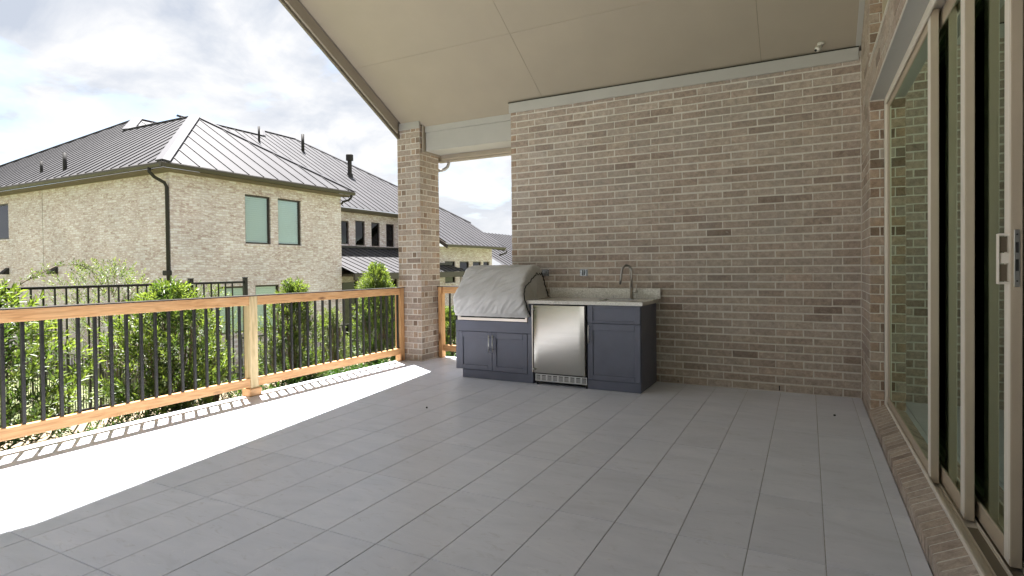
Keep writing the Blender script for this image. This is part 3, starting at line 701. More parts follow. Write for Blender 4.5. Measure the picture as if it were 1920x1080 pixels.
# counter with sink cut-out: four pieces round the basin, butted
mb = MB(); zt0, zt1 = .898, .935; sx0, sx1, sy0, sy1 = -2.02, -1.66, 5.86, 6.20
mb.box(-2.79, sx0, 5.665, 6.392, zt0, zt1); mb.box(sx1, -1.475, 5.665, 6.392, zt0, zt1)
mb.box(sx0, sx1, 5.665, sy0, zt0, zt1); mb.box(sx0, sx1, sy1, 6.392, zt0, zt1)
mb.build('countertop', 'granite', kt).location = ki
mb = MB(); mb.cbox(-2.79, -1.452, 6.352, 6.391, .9355, 1.050, .002); mb.build('backsplash', 'granite', kt).location = ki
mb = MB()
mb.box(sx0 - .01, sx0, sy0 - .01, sy1 + .01, .77, zt0 - .001); mb.box(sx1, sx1 + .01, sy0 - .01, sy1 + .01, .77, zt0 - .001); mb.box(sx0, sx1, sy0 - .01, sy0, .77, zt0 - .001); mb.box(sx0, sx1, sy1, sy1 + .01, .77, zt0 - .001); mb.box(sx0, sx1, sy0, sy1, .765, .775)
mb.build('sink', 'sink_steel', kt).location = ki
# fridge
fg = thing('outdoor_fridge', 'stainless steel undercounter fridge between the navy cabinets', 'fridge', (-2.405, 5.72, 0))
fi = -Vector(fg.location)
mb = MB(); mb.box(-2.712, -2.096, YF + .02, 6.30, .03, .885); mb.build('body', 'rubber', fg).location = fi
mb = MB()
NXX = 24
# slightly bowed door skin
vs, fs = [], []
for i in range(NXX + 1):
    t = i / NXX; x = -2.695 + t * (-2.103 + 2.695); bow = .0015 * (1 - (2 * t - 1) ** 2); edge = .006 * (max(0, 1 - t * 14) ** 2 + max(0, 1 - (1 - t) * 14) ** 2)
    for z in (.136, .879): vs.append((x, YF - .038 - bow + edge, z))
for i in range(NXX): fs.append((2 * i, 2 * i + 2, 2 * i + 3, 2 * i + 1))
mb.add(vs, fs)
d_ = mb.build('door', 'stainless', fg, True); d_.location = fi
mb = MB(); mb.cbox(-2.697, -2.101, YF - .031, YF + .012, .134, .881, .002); mb.build('door_edge', 'trim_steel', d_)
mb = MB(); mb.cbox(-2.716, -2.704, YF - .042, YF + .006, .139, .884, .002); mb.build('hinge_strip', 'trim_steel', fg).location = fi
mb = MB()
for z in (.84, .175): mb.tube([(-2.712, YF - .045, z), (-2.680, YF - .045, z)], .009, 10)
mb.parts('hinge', 'brushed_nickel', fg, fi, True)
gr = MB(); gx0, gx1, gz0, gz1 = -2.69, -2.085, .042, .118
gr.box(gx0, gx1, YF - .012, YF - .004, gz0, gz0 + .012); gr.box(gx0, gx1, YF - .012, YF - .004, gz1 - .010, gz1)
ncell = 9; cw_ = (gx1 - gx0) / ncell
for i in range(ncell + 1):
    x = gx0 + i * cw_; gr.box(max(gx0, x - .008), min(gx1, x + .008), YF - .0125, YF - .0042, gz0 + .0121, gz1 - .0101)
for j in range(4):
    z = gz0 + .0185 + j * .0108; gr.box(gx0, gx1, YF - .0115, YF - .0050, z, z + .0045)
gr.build('vent_grille', 'grille_steel', fg).location = fi
mb = MB(); mb.tube([(-2.665, YF, .0), (-2.665, YF, .045)], .012, 10); mb.tube([(-2.092, YF, .0), (-2.092, YF, .045)], .012, 10); mb.parts('foot', 'rubber', fg, fi, True)
# faucet
fc = thing('faucet', 'curved gooseneck bar faucet of brushed steel at the counter sink', 'faucet', (-1.744, 6.24, .936))
arc = [(0, 0, 0), (0, 0, .29)]
for k in range(1, 13):
    t = math.pi * k / 12; arc.append((-.048 + .048 * math.cos(t), -.06 * (1 - math.cos(t)) * .5, .29 + .085 * math.sin(t) ** .9))
arc += [(-.102, -.064, .235), (-.110, -.068, .165)]
mb = MB(); mb.tube(arc, [.013] * (len(arc) - 2) + [.014, .014], 12); mb.build('spout', 'faucet_steel', fc, True)
mb = MB(); mb.tube([(0, 0, 0), (0, 0, .012), (0, 0, .0121), (0, 0, .13), (0, 0, .135)], [.028, .028, .019, .019, .014], 14); mb.build('base', 'faucet_steel', fc, True)
mb = MB(); mb.tube([(.014, 0, .085), (.062, 0, .085)], .014, 12); mb.tube([(.052, 0, .09), (.054, -.004, .165)], .0045, 8); mb.build('lever', 'brushed_nickel', fc, True)
# outlet boxes
for n_, x in enumerate((-2.865, -2.365)):
    ob = thing('outlet_box', ('galvanised outlet box on the brick just behind the covered grill', 'galvanised outlet box on the brick midway between grill and faucet')[n_], 'outlet', (x, WY, 1.232), 'outlet boxes above the counter')
    m = MB(); m.box(-.048, .048, -.004, .012, -.040, .040); m.build('box', 'galvanised', ob)
    m = MB()
    for xx in (-.018, .006): m.tube([(xx, -.006, -.03), (xx + .004, -.016, -.012), (xx + .004, -.018, .008), (xx, -.006, .030)], .006, 8)
    m.parts('wire', 'galvanised', ob, (0, 0, 0), True)
    m = MB(); m.box(.034, .042, -.007, -.0041, -.036, .036); m.build('edge', 'seal_black', ob)

# grill with its fabric cover
gl = thing('grill', 'built in grill hidden under its fitted cover, only the steel trim showing', 'grill', (-3.25, 5.95, .69))
gi = -Vector(gl.location)
mb = MB(); mb.cbox(-3.708, -2.788, YF - .012, YF + .021, .687, .720, .002); mb.cbox(-2.812, -2.788, YF - .012, YF + .021, .7205, .752, .002); mb.cbox(-3.708, -3.665, YF - .0115, YF + .021, .7205, .745, .002); mb.parts('front_trim', 'trim_steel', gl, gi)
mb = MB(); mb.box(-3.66, -2.83, YF - .010, YF + .05, .7205, .742); mb.build('drip_gap', 'seal_black', gl).location = gi
mb = MB(); mb.box(-3.63, -2.86, 5.80, 6.24, .7455, 1.18); mb.build('hood', 'grille_steel', gl).location = gi
cv = thing('grill_cover', 'wrinkled pale grey fabric cover with black piping draped over the grill', 'cover', (-3.22, 5.95, .74))
ci2 = -Vector(cv.location)
prof = [(5.690, .738), (5.655, .80), (5.625, .87), (5.605, .93), (5.610, .985), (5.640, 1.04), (5.685, 1.10), (5.735, 1.165), (5.785, 1.225), (5.84, 1.275), (5.90, 1.305), (5.97, 1.318), (6.05, 1.318), (6.12, 1.305), (6.18, 1.27), (6.225, 1.20), (6.26, 1.10), (6.285, 1.0), (6.30, .95)]
P = np.array(prof); sl_ = np.concatenate([[0], np.cumsum(np.hypot(*np.diff(P, axis=0).T))]); NP, NXc = 110, 130
su = np.linspace(0, sl_[-1], NP); PY = np.interp(su, sl_, P[:, 0]); PZ = np.interp(su, sl_, P[:, 1])
for _ in range(3):
    PY[1:-1] = (PY[:-2] + PY[1:-1] * 2 + PY[2:]) / 4; PZ[1:-1] = (PZ[:-2] + PZ[1:-1] * 2 + PZ[2:]) / 4
ty, tz = np.gradient(PY), np.gradient(PZ); ln = np.hypot(ty, tz); ny_, nz_ = -tz / ln, ty / ln
ny_, nz_ = -np.abs(tz / ln) * np.sign(tz), ty / ln
ny_, nz_ = -tz / ln, ty / ln
cyc, czc = 5.98, .98
vs = []
from mathutils import noise as mn
xl, xr = -3.745, -2.755
def fold(x, s):
    # long folds pulled from the upper right to the lower left, plus small crumples
    u = (x - s * 1.15) * .8 + .06 * mn.noise(Vector((x * 4, s * 4, 9.))); v = s * .8 + x * 1.0
    a = mn.noise(Vector((u * 13, v * 1.6, 3.1))); b1 = mn.noise(Vector((u * 27, v * 3.0, 8.2))); c1 = mn.noise(Vector((x * 9, s * 9, 1.0)))
    rdg = 1 - abs(a) * 2
    return .013 * rdg * abs(rdg) + .008 * (1 - 2 * abs(b1)) ** 3 + .006 * c1
for i in range(NP):
    s = su[i] / sl_[-1]
    for j in range(NXc):
        t = j / (NXc - 1)
        inset = .035 * math.sin(math.pi * min(1, max(0, (PZ[i] - .74) / .62))) + (.05 if PZ[i] > 1.2 else .05 * max(0, (PZ[i] - .95) / .25))
        x = (xl + inset) + t * ((xr - inset * .9) - (xl + inset))
        e_ = min(t, 1 - t); rnd = 0.0
        if e_ < .055: rnd = (1 - math.sqrt(max(0, 1 - (1 - e_ / .055) ** 2))) * .032
        dpl = fold(x, su[i]) * (1.0 if 3 < i < NP - 4 else .3) - rnd
        vs.append((x, PY[i] + ny_[i] * dpl, PZ[i] + nz_[i] * dpl))
fs = [(i * NXc + j, i * NXc + j + 1, (i + 1) * NXc + j + 1, (i + 1) * NXc + j) for i in range(NP - 1) for j in range(NXc - 1)]
mb = MB(); mb.add(vs, fs)
# side skirts: pulled in towards the grill body, bulging
NR = 14
for side in (0, 1):
    ring = [vs[i * NXc + (NXc - 1 if side else 0)] for i in range(NP)]; base = len(mb.v); sgn = 1 if side else -1
    cY, cZ = 5.97, .94
    for k in range(NR + 1):
        q = k / NR
        for i, (x, y_, z_) in enumerate(ring):
            yy_ = y_ + (cY - y_) * q; zz_ = z_ + (cZ - z_) * q if z_ > cZ else z_
            bul = .030 * math.sin(min(1, q * 1.6) * math.pi / 2) * (.6 + .4 * mn.noise(Vector((yy_ * 14, zz_ * 3, side * 5.)))) + .007 * mn.noise(Vector((yy_ * 30, zz_ * 12, 2.)))
            mb.v.append((x + sgn * bul * (1 if k else 0), yy_, zz_))
    for k in range(NR):
        for i in range(NP - 1):
            a = base + k * NP + i; q4 = [a, a + NP, a + NP + 1, a + 1]; mb.face(q4 if side else q4[::-1])
mb.build('fabric', 'cover_fabric', cv, True).location = ci2
mb = MB()
pts = []
for i in range(0, NP, 2):
    x, y_, z_ = vs[i * NXc + NXc - 1]
    q = .10 + .02 * math.sin(i * .9) + .03 * mn.noise(Vector((i * .21, 0, 0))); lo = 0.0 if i < 30 else min(1, (i - 30) / 15)
    yy_ = y_ + (5.97 - y_) * q * (1.2 * lo + .05); zz_ = z_ + ((.94 - z_) * q * 2.0 * lo if z_ > .94 else 0)
    pts.append((x + .034 * (.25 + .75 * lo), yy_, zz_))
mb.tube(pts, .0065, 6)
ptsl = [(vs[i * NXc][0] - .004, vs[i * NXc][1] + .01, vs[i * NXc][2]) for i in range(36, 64, 2)]; mb.tube(ptsl, .004, 6)
mb.parts('piping', 'piping', cv, ci2, True)

# ================================================================== TIMBER RAILINGS
rl = thing('deck_railing', 'long pine deck railing with black balusters along the open left edge', 'railing', (-5.105, 4.0, 0))
ri2 = -Vector(rl.location)
def rail_x(y0, y1, first, step, n):
    m = MB(); m.cbox(-5.126, -5.088, y0, y1, .940, 1.033, .003); m.build('top_rail', 'wood_along_y', rl).location = ri2
    m = MB(); m.cbox(-5.126, -5.088, y0, y1, .098, .186, .003); m.build('bottom_rail', 'wood_along_y', rl).location = ri2
    for k in range(n):
        y = first + step * k
        if y > y1 - .02 or y < y0 + .02: continue
        o = link('baluster', BAL, rl); o.location = Vector((-5.107, y, 0)) + ri2; o.rotation_euler = (0, 0, random.uniform(-.03, .03))
BAL = MB().cbox(-.0115, .0115, -.0115, .0115, .1862, .9398, .0015).mesh('baluster', 'black_metal')
rail_x(-3.0, 1.404, -2.9, .1195, 36)
rail_x(1.50, 3.925, 1.907 - .119 * 3, .1195, 20)
rail_x(4.022, 6.352, 4.128, .1153, 20)
mb = MB()
mb.cbox(-5.155, -5.035, -3.0, 3.972, 1.0335, 1.0425, .002); mb.build('metal_cap', 'bronze_cap', rl).location = ri2
mb = MB(); mb.cbox(-5.155, -5.035, 3.974, 6.42, 1.0335, 1.0425, .002); mb.build('metal_cap', 'bronze_cap', rl).location = ri2
mb = MB(); mb.cbox(-5.180, -5.085, 3.926, 4.021, .078, 1.033, .004); mb.build('post', 'wood_post', rl).location = ri2
mb = MB(); mb.cbox(-5.197, -5.066, 3.905, 4.042, .001, .080, .003); mb.build('post_base', 'wood_along_y', rl).location = ri2
mb = MB(); mb.cbox(-5.180, -5.085, 6.353, 6.445, .001, 1.033, .004); mb.build('post', 'wood_along_z', rl).location = ri2
mb = MB(); mb.cbox(-5.180, -5.085, 1.405, 1.499, .001, 1.033, .004); mb.build('post', 'wood_post', rl).location = ri2
rb_ = thing('deck_railing', 'short pine railing between the brick column and the kitchen wall', 'railing', (-4.1, 6.9, 0))
rbi = -Vector(rb_.location)
mb = MB(); mb.cbox(-4.73, -3.36, 6.885, 6.923, .940, 1.033, .003); mb.build('top_rail', 'wood_along_x', rb_).location = rbi
mb = MB(); mb.cbox(-4.73, -3.36, 6.885, 6.923, .098, .186, .003); mb.build('bottom_rail', 'wood_along_x', rb_).location = rbi
mb = MB(); mb.cbox(-4.835, -3.36, 6.84, 6.955, 1.0335, 1.0425, .002); mb.build('metal_cap', 'bronze_cap', rb_).location = rbi
mb = MB(); mb.cbox(-4.792, -4.731, 6.858, 6.95, .001, 1.033, .004); mb.build('post', 'wood_along_z', rb_).location = rbi
for k in range(12):
    o = link('baluster', BAL, rb_); o.location = Vector((-4.615 + .1153 * k, 6.904, 0)) + rbi
# screw left on the tiles
for n_, (x, y) in enumerate(((-3.138, 4.287), (.20, 5.55))):
    o = thing('pebble', ('tiny black pebble lying on the open tiles left of the cabinets', 'tiny dark pebble on the tiles near the right wall corner')[n_], 'pebble', (x, y, .006), 'pebbles on the tiles')
    m = MB(); m.tube([(-.008, 0, 0), (-.005, 0, .004), (.004, .002, .003), (.009, 0, 0)], [.003, .007, .008, .003], 8); me = m.mesh('pebble', 'seal_black', True); o2 = link('stone', me, o)

# ================================================================== GROUND
def heights(x):
    if x > -7.72: return -.46
    if x > -11.5: return -.46 - (1.45) * (((-7.72 - x) / 3.78) ** 1.0)
    return -1.91
gnd = MB()
gx = [-900, -200, -60, -30, -20, -14, -11.5, -10.5, -9.5, -8.6, -7.72, -7.0, -5.3, -5.22, 0.44, .7, 30, 200, 900]
gy = [-900, -200, -60, -20, -8, -5.4, -2, 2, 5, 8, 14, 30, 60, 200, 900]
for y in gy:
    for x in gx: gnd.v.append((x, y, heights(x)))
for j in range(len(gy) - 1):
    for i in range(len(gx) - 1):
        a = j * len(gx) + i; gnd.face([a, a + 1, a + len(gx) + 1, a + len(gx)])
gnd.build('ground', 'grass', kind='structure')
MB().box(-7.68, -6.93, -3, 13, -.60, -.442).build('concrete_strip', 'concrete_cream', kind='structure')
MB().box(-6.928, -5.203, -3, 14, -.60, -.432).build('planting_bed', 'soil', kind='structure')
MB().box(-5.2025, -3.3, 7.0, 14, -.60, -.430).build('planting_bed', 'soil', kind='structure')

MB().box(-5.2, 12, -13.5, -5.45, -.60, -.03).build('bounce_court', 'bounce_paving', kind='structure')  # unseen paving added behind the camera to bounce sunlight into the porch
MB().box(.47, 12, -5.45, -3.1, -.60, -.03).build('bounce_court', 'bounce_paving', kind='structure')  # side piece of the unseen paving added for bounce light

# grass blades on the bank beyond the fence
def blades(n, xr_, yr_, h0, h1):
    x = rng.uniform(*xr_, n); y = rng.uniform(*yr_, n); z = np.array([heights(a) for a in x]); h = rng.uniform(h0, h1, n); a = rng.uniform(0, 6.283, n); w = .006
    V = np.zeros((n, 3, 3)); V[:, 0] = np.c_[x - w * np.cos(a), y - w * np.sin(a), z]; V[:, 1] = np.c_[x + w * np.cos(a), y + w * np.sin(a), z]
    V[:, 2] = np.c_[x + rng.normal(0, .03, n), y + rng.normal(0, .03, n), z + h]; return V
def tri_mesh(name, V, mat, young=None):
    n = V.shape[0] * V.shape[1]; me = bpy.data.meshes.new(name); me.vertices.add(n); me.vertices.foreach_set('co', V.reshape(-1))
    nf = n // 3; me.loops.add(n); me.loops.foreach_set('vertex_index', np.arange(n, dtype=np.int32)); me.polygons.add(nf)
    me.polygons.foreach_set('loop_start', np.arange(0, n, 3, dtype=np.int32)); me.polygons.foreach_set('loop_total', np.full(nf, 3, dtype=np.int32)); me.materials.append(MATS[mat])
    if young is not None:
        at = me.attributes.new('young', 'FLOAT', 'POINT'); at.data.foreach_set('value', np.repeat(young, V.shape[1]).astype(np.float32))
    me.update(); return me
o = link('grass', tri_mesh('grass', blades(26000, (-13, -7.72), (-.5, 9), .04, .13), 'grass')); o['kind'] = 'stuff'; o['label'] = 'short sunlit grass on the bank behind the black fence'

# ================================================================== IRON FENCES
def iron_fence(label, p0, p1, zt_, hgt, posts, pick=.111, loc=None, grp='black iron fences', two=True):
    p0 = Vector((*p0, 0)); p1 = Vector((*p1, 0)); Ln = (p1 - p0).length; d = (p1 - p0).normalized(); ang = math.atan2(d.y, d.x)
    t = thing('iron_fence', label, 'fence', (p0.x, p0.y, zt_), grp); t.rotation_euler = (0, 0, ang)
    m = MB(); m.cbox(0, Ln, -.0125, .0125, -.032, 0, .002); m.build('top_rail', 'iron', t)
    m = MB(); m.cbox(0, Ln, -.0125, .0125, -hgt + .09, -hgt + .12, .002); m.build('bottom_rail', 'iron', t)
    pk = MB().box(-.008, .008, -.008, .008, -hgt + .03, -.0305).mesh('picket', 'iron')
    for k in range(1, int(Ln / pick)):
        o = link('picket', pk, t); o.location = (k * pick, 0, 0)
    pm = MB(); pm.cbox(-.027, .027, -.027, .027, -hgt - .05, .045, .003); pm.cbox(-.031, .031, -.031, .031, .0452, .058, .003); pm = pm.mesh('post', 'iron')
    for s in posts:
        o = link('post', pm, t); o.location = (s, 0, 0)
    return t
iron_fence('tall black iron fence just beyond the deck railing, level top rail', (-7.5, -.6), (-7.5, 5.72), 1.145, 1.56, [.0, 2.96, 5.47 - .0, 6.32])
iron_fence('lower black iron fence running towards the neighbouring house wall', (-20.5, 6.65), (-8.7, 6.65), -.50, 1.35, [0, 2.4, 4.8, 7.2, 9.6, 11.8])
iron_fence('lower black iron fence seen between the two right hand shrubs', (-9.6, 7.2), (-9.6, 16.0), .03, 1.35, [0, 2.4, 4.8, 7.2, 8.8])

# ================================================================== NEIGHBOUR HOUSE
hs = thing('brick_house', 'large pale brick house with grey standing seam metal roof beyond the fence', 'house', (-22, 14, -1.9))
hi = -Vector(hs.location)
def add_h(m, name, mats, parent=hs, smooth=False, **kw):
    o = m.build(name, mats, parent, smooth, **kw)
    if parent is hs: o.location = hi
    return o
HX, HY, HE = -17.0, 10.437, 17.50
GZ = -2.0
# walls with real window openings: rectangles around openings on plane
def wall_with_holes(name, axis, c, a0, a1, z0, z1, holes, th=.25, outward=1):
    """axis 'x': wall plane x=c, runs along y; axis 'y': plane y=c, runs along x. outward sign of normal."""
    m = MB(); cuts = sorted(set([a0, a1] + [h for q in holes for h in q[:2]]))
    for i in range(len(cuts) - 1):
        u0, u1 = cuts[i], cuts[i + 1]; hz = sorted([(q[2], q[3]) for q in holes if q[0] <= u0 + 1e-6 and q[1] >= u1 - 1e-6]); z = z0
        for b0, b1 in hz + [(z1, z1)]:
            if b0 > z + 1e-6:
                if axis == 'x': m.box(min(c, c - outward * th), max(c, c - outward * th), u0, u1, z, b0)
                else: m.box(u0, u1, min(c, c - outward * th), max(c, c - outward * th), z, b0)
            z = b1
    return add_h(m, name, 'house_brick')
def window(axis, c, a0, a1, z0, z1, outward=1, blinds=True, parent=hs, name='window'):
    w = bpy.data.objects.new(name, None); COL.objects.link(w); w.parent = hs; w.location = hi
    def B(m, u0, u1, d0, d1, q0, q1, cb=False):
        lo, hi_ = sorted((c - outward * d0, c - outward * d1))
        (m.box)(*((lo, hi_, u0, u1, q0, q1) if axis == 'x' else (u0, u1, lo, hi_, q0, q1)))
    m = MB(); f = .055
    B(m, a0, a0 + f, .06, .13, z0, z1); B(m, a1 - f, a1, .06, .13, z0, z1); B(m, a0 + f, a1 - f, .06, .13, z0, z0 + f); B(m, a0 + f, a1 - f, .06, .13, z1 - f, z1)
    m.parts('frame_member', 'window_bronze', w)
    m = MB(); B(m, a0 + f - .005, a1 - f + .005, .09, .10, z0 + f - .005, z1 - f + .005); m.build('pane', 'window_glass' if blinds else 'window_glass_dark', w)
    if blinds:
        m = MB(); n = int((z1 - z0 - .1) / .07); dz = (z1 - z0 - .1) / n
        for k in range(n): B(m, a0 + f, a1 - f, .13, .15, z0 + .05 + k * dz, z0 + .05 + (k + .74) * dz)
        B(m, a0 + f, a1 - f, .165, .17, z0 + .04, z1 - .04)
        m.build('blind', 'blind', w, kind='stuff')
    else:
        m = MB(); B(m, a0, a1, .24, .26, z0, z1); m.build('backing', 'house_interior', w)
        m = MB(); B(m, a0 + (a1 - a0) * .55, a1 - f, .15, .17, z0 + .05, z1 - .05); m.build('blind', 'frieze_paint', w)
    m = MB(); B(m, a0 - .03, a1 + .03, -.03, .06, z0 - .075, z0 - .001); m.build('sill', 'house_brick', w)
wins = [(13.01, 14.05, 2.24, 3.93), (14.37, 15.42, 2.24, 3.93), (13.37, 14.38, -.78, .80), (11.99, 13.04, -.78, .79)]
wall_with_holes('wall', 'x', HX, HY + .0, HE, GZ, 4.34, wins)
for w_ in wins: window('x', HX, *w_)
lw = [(-28.6, -27.15, 2.62, 4.0)]
wall_with_holes('wall', 'y', HY, -36.2, HX - .2505, GZ, 4.34, [(-28.6, -27.15, 2.62, 4.0)], outward=-1)
window('y', HY, -28.6, -27.15, 2.62, 4.0, outward=-1, blinds=False)
m = MB(); m.box(-36.2, HX - .26, HE, HE - .25, GZ, 4.34); add_h(m, 'wall', 'house_brick')
m = MB(); m.box(-24.575, -24.555, HY - .004, HY + .01, GZ, 4.3); add_h(m, 'control_joint', 'dark_trim')
# soldier courses over the openings
sold = MB()
for (a0, a1, z0, z1) in wins:
    k = a0 - .04
    while k < a1 + .03:
        sold.box(HX + .001, HX + .008, k, k + .068, z1 + .008, z1 + .235); k += .078
for (a0, a1, z0, z1) in lw:
    k = a0 - .04
    while k < a1 + .03:
        sold.box(k, k + .068, HY - .008, HY - .001, z1 + .008, z1 + .235); k += .078
add_h(sold, 'soldier_course', 'house_brick', kind='stuff')
# eaves: soffit, fascia gutter
EX, EYY = -16.50, 9.937
m = MB(); m.box(-36.8, HX + .46, HY - .46, HY, 4.30, 4.339); m.box(HX, HX + .46, HY + .0, HE + .20, 4.3005, 4.3395); add_h(m, 'soffit', 'soffit_brown')
def gutter(pts, label='gutter'):
    m = MB()
    for (a, b_) in zip(pts[:-1], pts[1:]):
        A, Bv = Vector(a), Vector(b_); d = (Bv - A).normalized(); nrm = Vector((d.y, -d.x, 0))
        prof_ = [(0, 0), (.09, .0), (.125, .07), (.125, .12), (.115, .13), (0, .13)]
        V1 = [A + nrm * u + Vector((0, 0, w)) for u, w in prof_]; V2 = [Bv + nrm * u + Vector((0, 0, w)) for u, w in prof_]
        m.add(V1 + V2, [[0, 1, 2, 3, 4, 5], [11, 10, 9, 8, 7, 6]] + [[i, i + 6, (i + 1) % 6 + 6, (i + 1) % 6] for i in range(6)])
    return add_h(m, 'gutter', 'gutter_brown')
gutter([(-36.8, EYY + .04, 4.345), (EX - .04 + .12, EYY + .04, 4.345)]); gutter([(EX - .04, EYY - .08, 4.3452), (EX - .04, HE + .24, 4.3452)])
# downspouts
def spout(pts, w=.05, name='downspout'):
    m = MB(); m.tube(pts, w, 8); return add_h(m, name, 'downspout_dark', smooth=True)
spout([(HX - .02 - .08, EYY - .03, 4.36), (HX - .1, EYY - .03, 4.24), (HX - .1, EYY + .12, 4.10), (HX - .06, HY - .12, 3.97), (HX - .05, HY - .06, 3.85), (HX - .05, HY - .055, -1.9)])
spout([(EX, HE + .1, 4.36), (EX - .02, HE + .10, 4.26), (EX - .15, HE + .08, 4.15), (HX + .12, HE - .0, 4.1), (HX + .06, HE - .02, 4.0)], .045)

# standing seam roof planes
def clip(poly, f):
    outp = []
    for i in range(len(poly)):
        a, b_ = poly[i], poly[(i + 1) % len(poly)]; fa, fb = f(a), f(b_)
        if fa >= 0: outp.append(a)
        if (fa >= 0) != (fb >= 0): t = fa / (fa - fb); outp.append(tuple(a[k] + (b_[k] - a[k]) * t for k in range(2)))
    return outp
def seam_roof(pts, eave_dir, seam=.45, phase=0.0, rib_h=.030, rib_w=.030, parent=hs, ofs=None, name='roof'):
    P3 = [Vector(p) for p in pts]; O = P3[0]; e_ = Vector(eave_dir).normalized()
    nrm = Vector((0, 0, 0))
    for i in range(len(P3)): a, b_ = P3[i] - O, P3[(i + 1) % len(P3)] - O; nrm += a.cross(b_)
    nrm.normalize()
    if nrm.z < 0: nrm = -nrm
    u_ = nrm.cross(e_).normalized()
    if u_.z < 0: u_ = -u_
    poly = [((p - O).dot(e_), (p - O).dot(u_)) for p in P3]
    rf = bpy.data.objects.new(name, None); COL.objects.link(rf); rf.parent = parent; rf.location = ofs if ofs is not None else hi
    a0 = min(p[0] for p in poly); a1 = max(p[0] for p in poly); k = math.floor((a0 - phase) / seam)
    while phase + k * seam < a1:
        s0, s1 = phase + k * seam, phase + (k + 1) * seam; k += 1
        c = clip(clip(poly, lambda p: p[0] - s0), lambda p: s1 - p[0])
        if len(c) < 3: continue
        ar = abs(sum(c[i][0] * c[(i + 1) % len(c)][1] - c[(i + 1) % len(c)][0] * c[i][1] for i in range(len(c)))) / 2
        if ar < .003: continue
        m = MB(); V3 = [O + e_ * p[0] + u_ * p[1] for p in c]; m.slab(V3, nrm * .012)
        # rib at the start of the strip
        if s0 > a0:
            hits = []
            s_ = s0 + .0005
            for i in range(len(poly)):
                (x0, y0), (x1, y1) = poly[i], poly[(i + 1) % len(poly)]
                if (x0 - s_) * (x1 - s_) < 0: hits.append(y0 + (y1 - y0) * (s_ - x0) / (x1 - x0))
            hits.sort(); m.cur = 1
            for h0, h1 in zip(hits[::2], hits[1::2]):
                if h1 - h0 < .05: continue
                q = [O + e_ * (s0 + du) + u_ * hh + nrm * .011 for du, hh in ((-rib_w / 2, h0), (rib_w / 2, h0), (rib_w / 2, h1), (-rib_w / 2, h1))]
                m.slab(q, nrm * rib_h)
        m.build('roof_panel', ['roof_metal', 'seam_shade_metal'], rf)
    return rf
ZE = 4.49; mY = .7002; mX = .6173
def zA(y): return ZE + mY * (y - EYY)
E_ = (EX, EYY, ZE); P1 = (-21.07, 13.97, zA(13.97)); Q_ = (-25.72, 14.03, zA(14.03)); P2 = (-27.84, 15.62, zA(15.62))
seam_roof([(-36.4, EYY, ZE), E_, P1, Q_, P2, (-32.85, 12.36, zA(12.36))], (1, 0, 0), .488, -16.713 + 36.4 - .488 * 60)
E2 = (EX, 17.75, ZE)
seam_roof([E_, E2, P1], (0, 1, 0), .580, 11.058 - EYY)
seam_roof([E2, (-24, 17.75, ZE), (-24, 13.97, P1[2]), P1], (-1, 0, 0), .488)
seam_roof([P2, (-27.84, 19.5, P2[2]), (-25.72, 19.5, Q_[2]), Q_], (0, 1, 0), .58)
def hipcap(a, b_, w=.16, name='hip_cap'):
    A, Bv = Vector(a), Vector(b_); d = (Bv - A).normalized(); s_ = d.cross(Vector((0, 0, 1))).normalized(); up = s_.cross(d).normalized()
    m = MB(); vs = []
    for P_ in (A, Bv):
        vs += [P_ + s_ * w + up * -.005, P_ + s_ * w + up * .035, P_ + up * .085, P_ - s_ * w + up * .035, P_ - s_ * w - up * .005]
    m.add(vs, [[0, 1, 2, 3, 4], [9, 8, 7, 6, 5]] + [[i, i + 5, (i + 1) % 5 + 5, (i + 1) % 5] for i in range(5)])
    return add_h(m, name, 'flashing')
hipcap((EX - .02, EYY + .02, ZE + .0), P1, .19); hipcap(P1, Q_, .10); hipcap(P1, E2, .10); hipcap(Q_, P2, .2); hipcap(P2, (-32.85, 12.36, zA(12.36)), .10); hipcap(P2, (-27.84, 19.5, P2[2]), .12); hipcap((-32.85, 12.36, zA(12.36)), (-36.4, EYY, ZE), .1)
# rear wing
XE2, ZE2 = -19.0, 4.23
def zB(x): return ZE2 + mX * (XE2 - x)
R = lambda x, y: (x, y, zB(x))
seam_roof([R(-19.0, 16.4), R(-19.0, 24.3), R(-16.33, 24.31), R(-16.33, 30.5), R(-18.9, 30.72), R(-20.42, 29.39), R(-22.55, 27.95), R(-26.78, 23.9), R(-26.82, 21.65), R(-26.0, 21.05), R(-26.0, 16.4)], (0, 1, 0), .46, .1)
hipcap(R(-26.0, 16.4), R(-26.0, 21.05), .10); hipcap(R(-26.82, 21.65), R(-26.78, 23.9), .10); hipcap(R(-26.78, 23.9), R(-22.55, 27.95), .08); hipcap(R(-22.55, 27.95), R(-18.9, 30.72), .08); hipcap(R(-26.0, 21.05), R(-26.82, 21.65), .16)
m = MB(); m.slab([R(-26.9, 30.6)[:2] + (2.3,), (-16.8, 30.6, 2.3), (-16.8, 30.6, 2.4), R(-26.9, 30.6)[:2] + (2.4,)], (0, .1, 0)); 
W2 = -19.5
w2 = [(19.9, 20.585, 2.53, 3.64), (21.02, 21.70, 2.49, 3.71), (22.16, 22.80, 2.49, 3.70), (23.30, 23.95, 2.49, 3.70)]
wall_with_holes('wall', 'x', W2, HE + .01, 24.9, GZ, 4.08, w2)
for w_ in w2: window('x', W2, *w_, blinds=False)
m = MB(); m.box(W2, -19.04, HE + .3, 24.25, 4.06, 4.10); add_h(m, 'soffit', 'soffit_brown')
gutter([(-19.04, HE + .26, 4.06), (-19.04, 24.3, 4.06)])
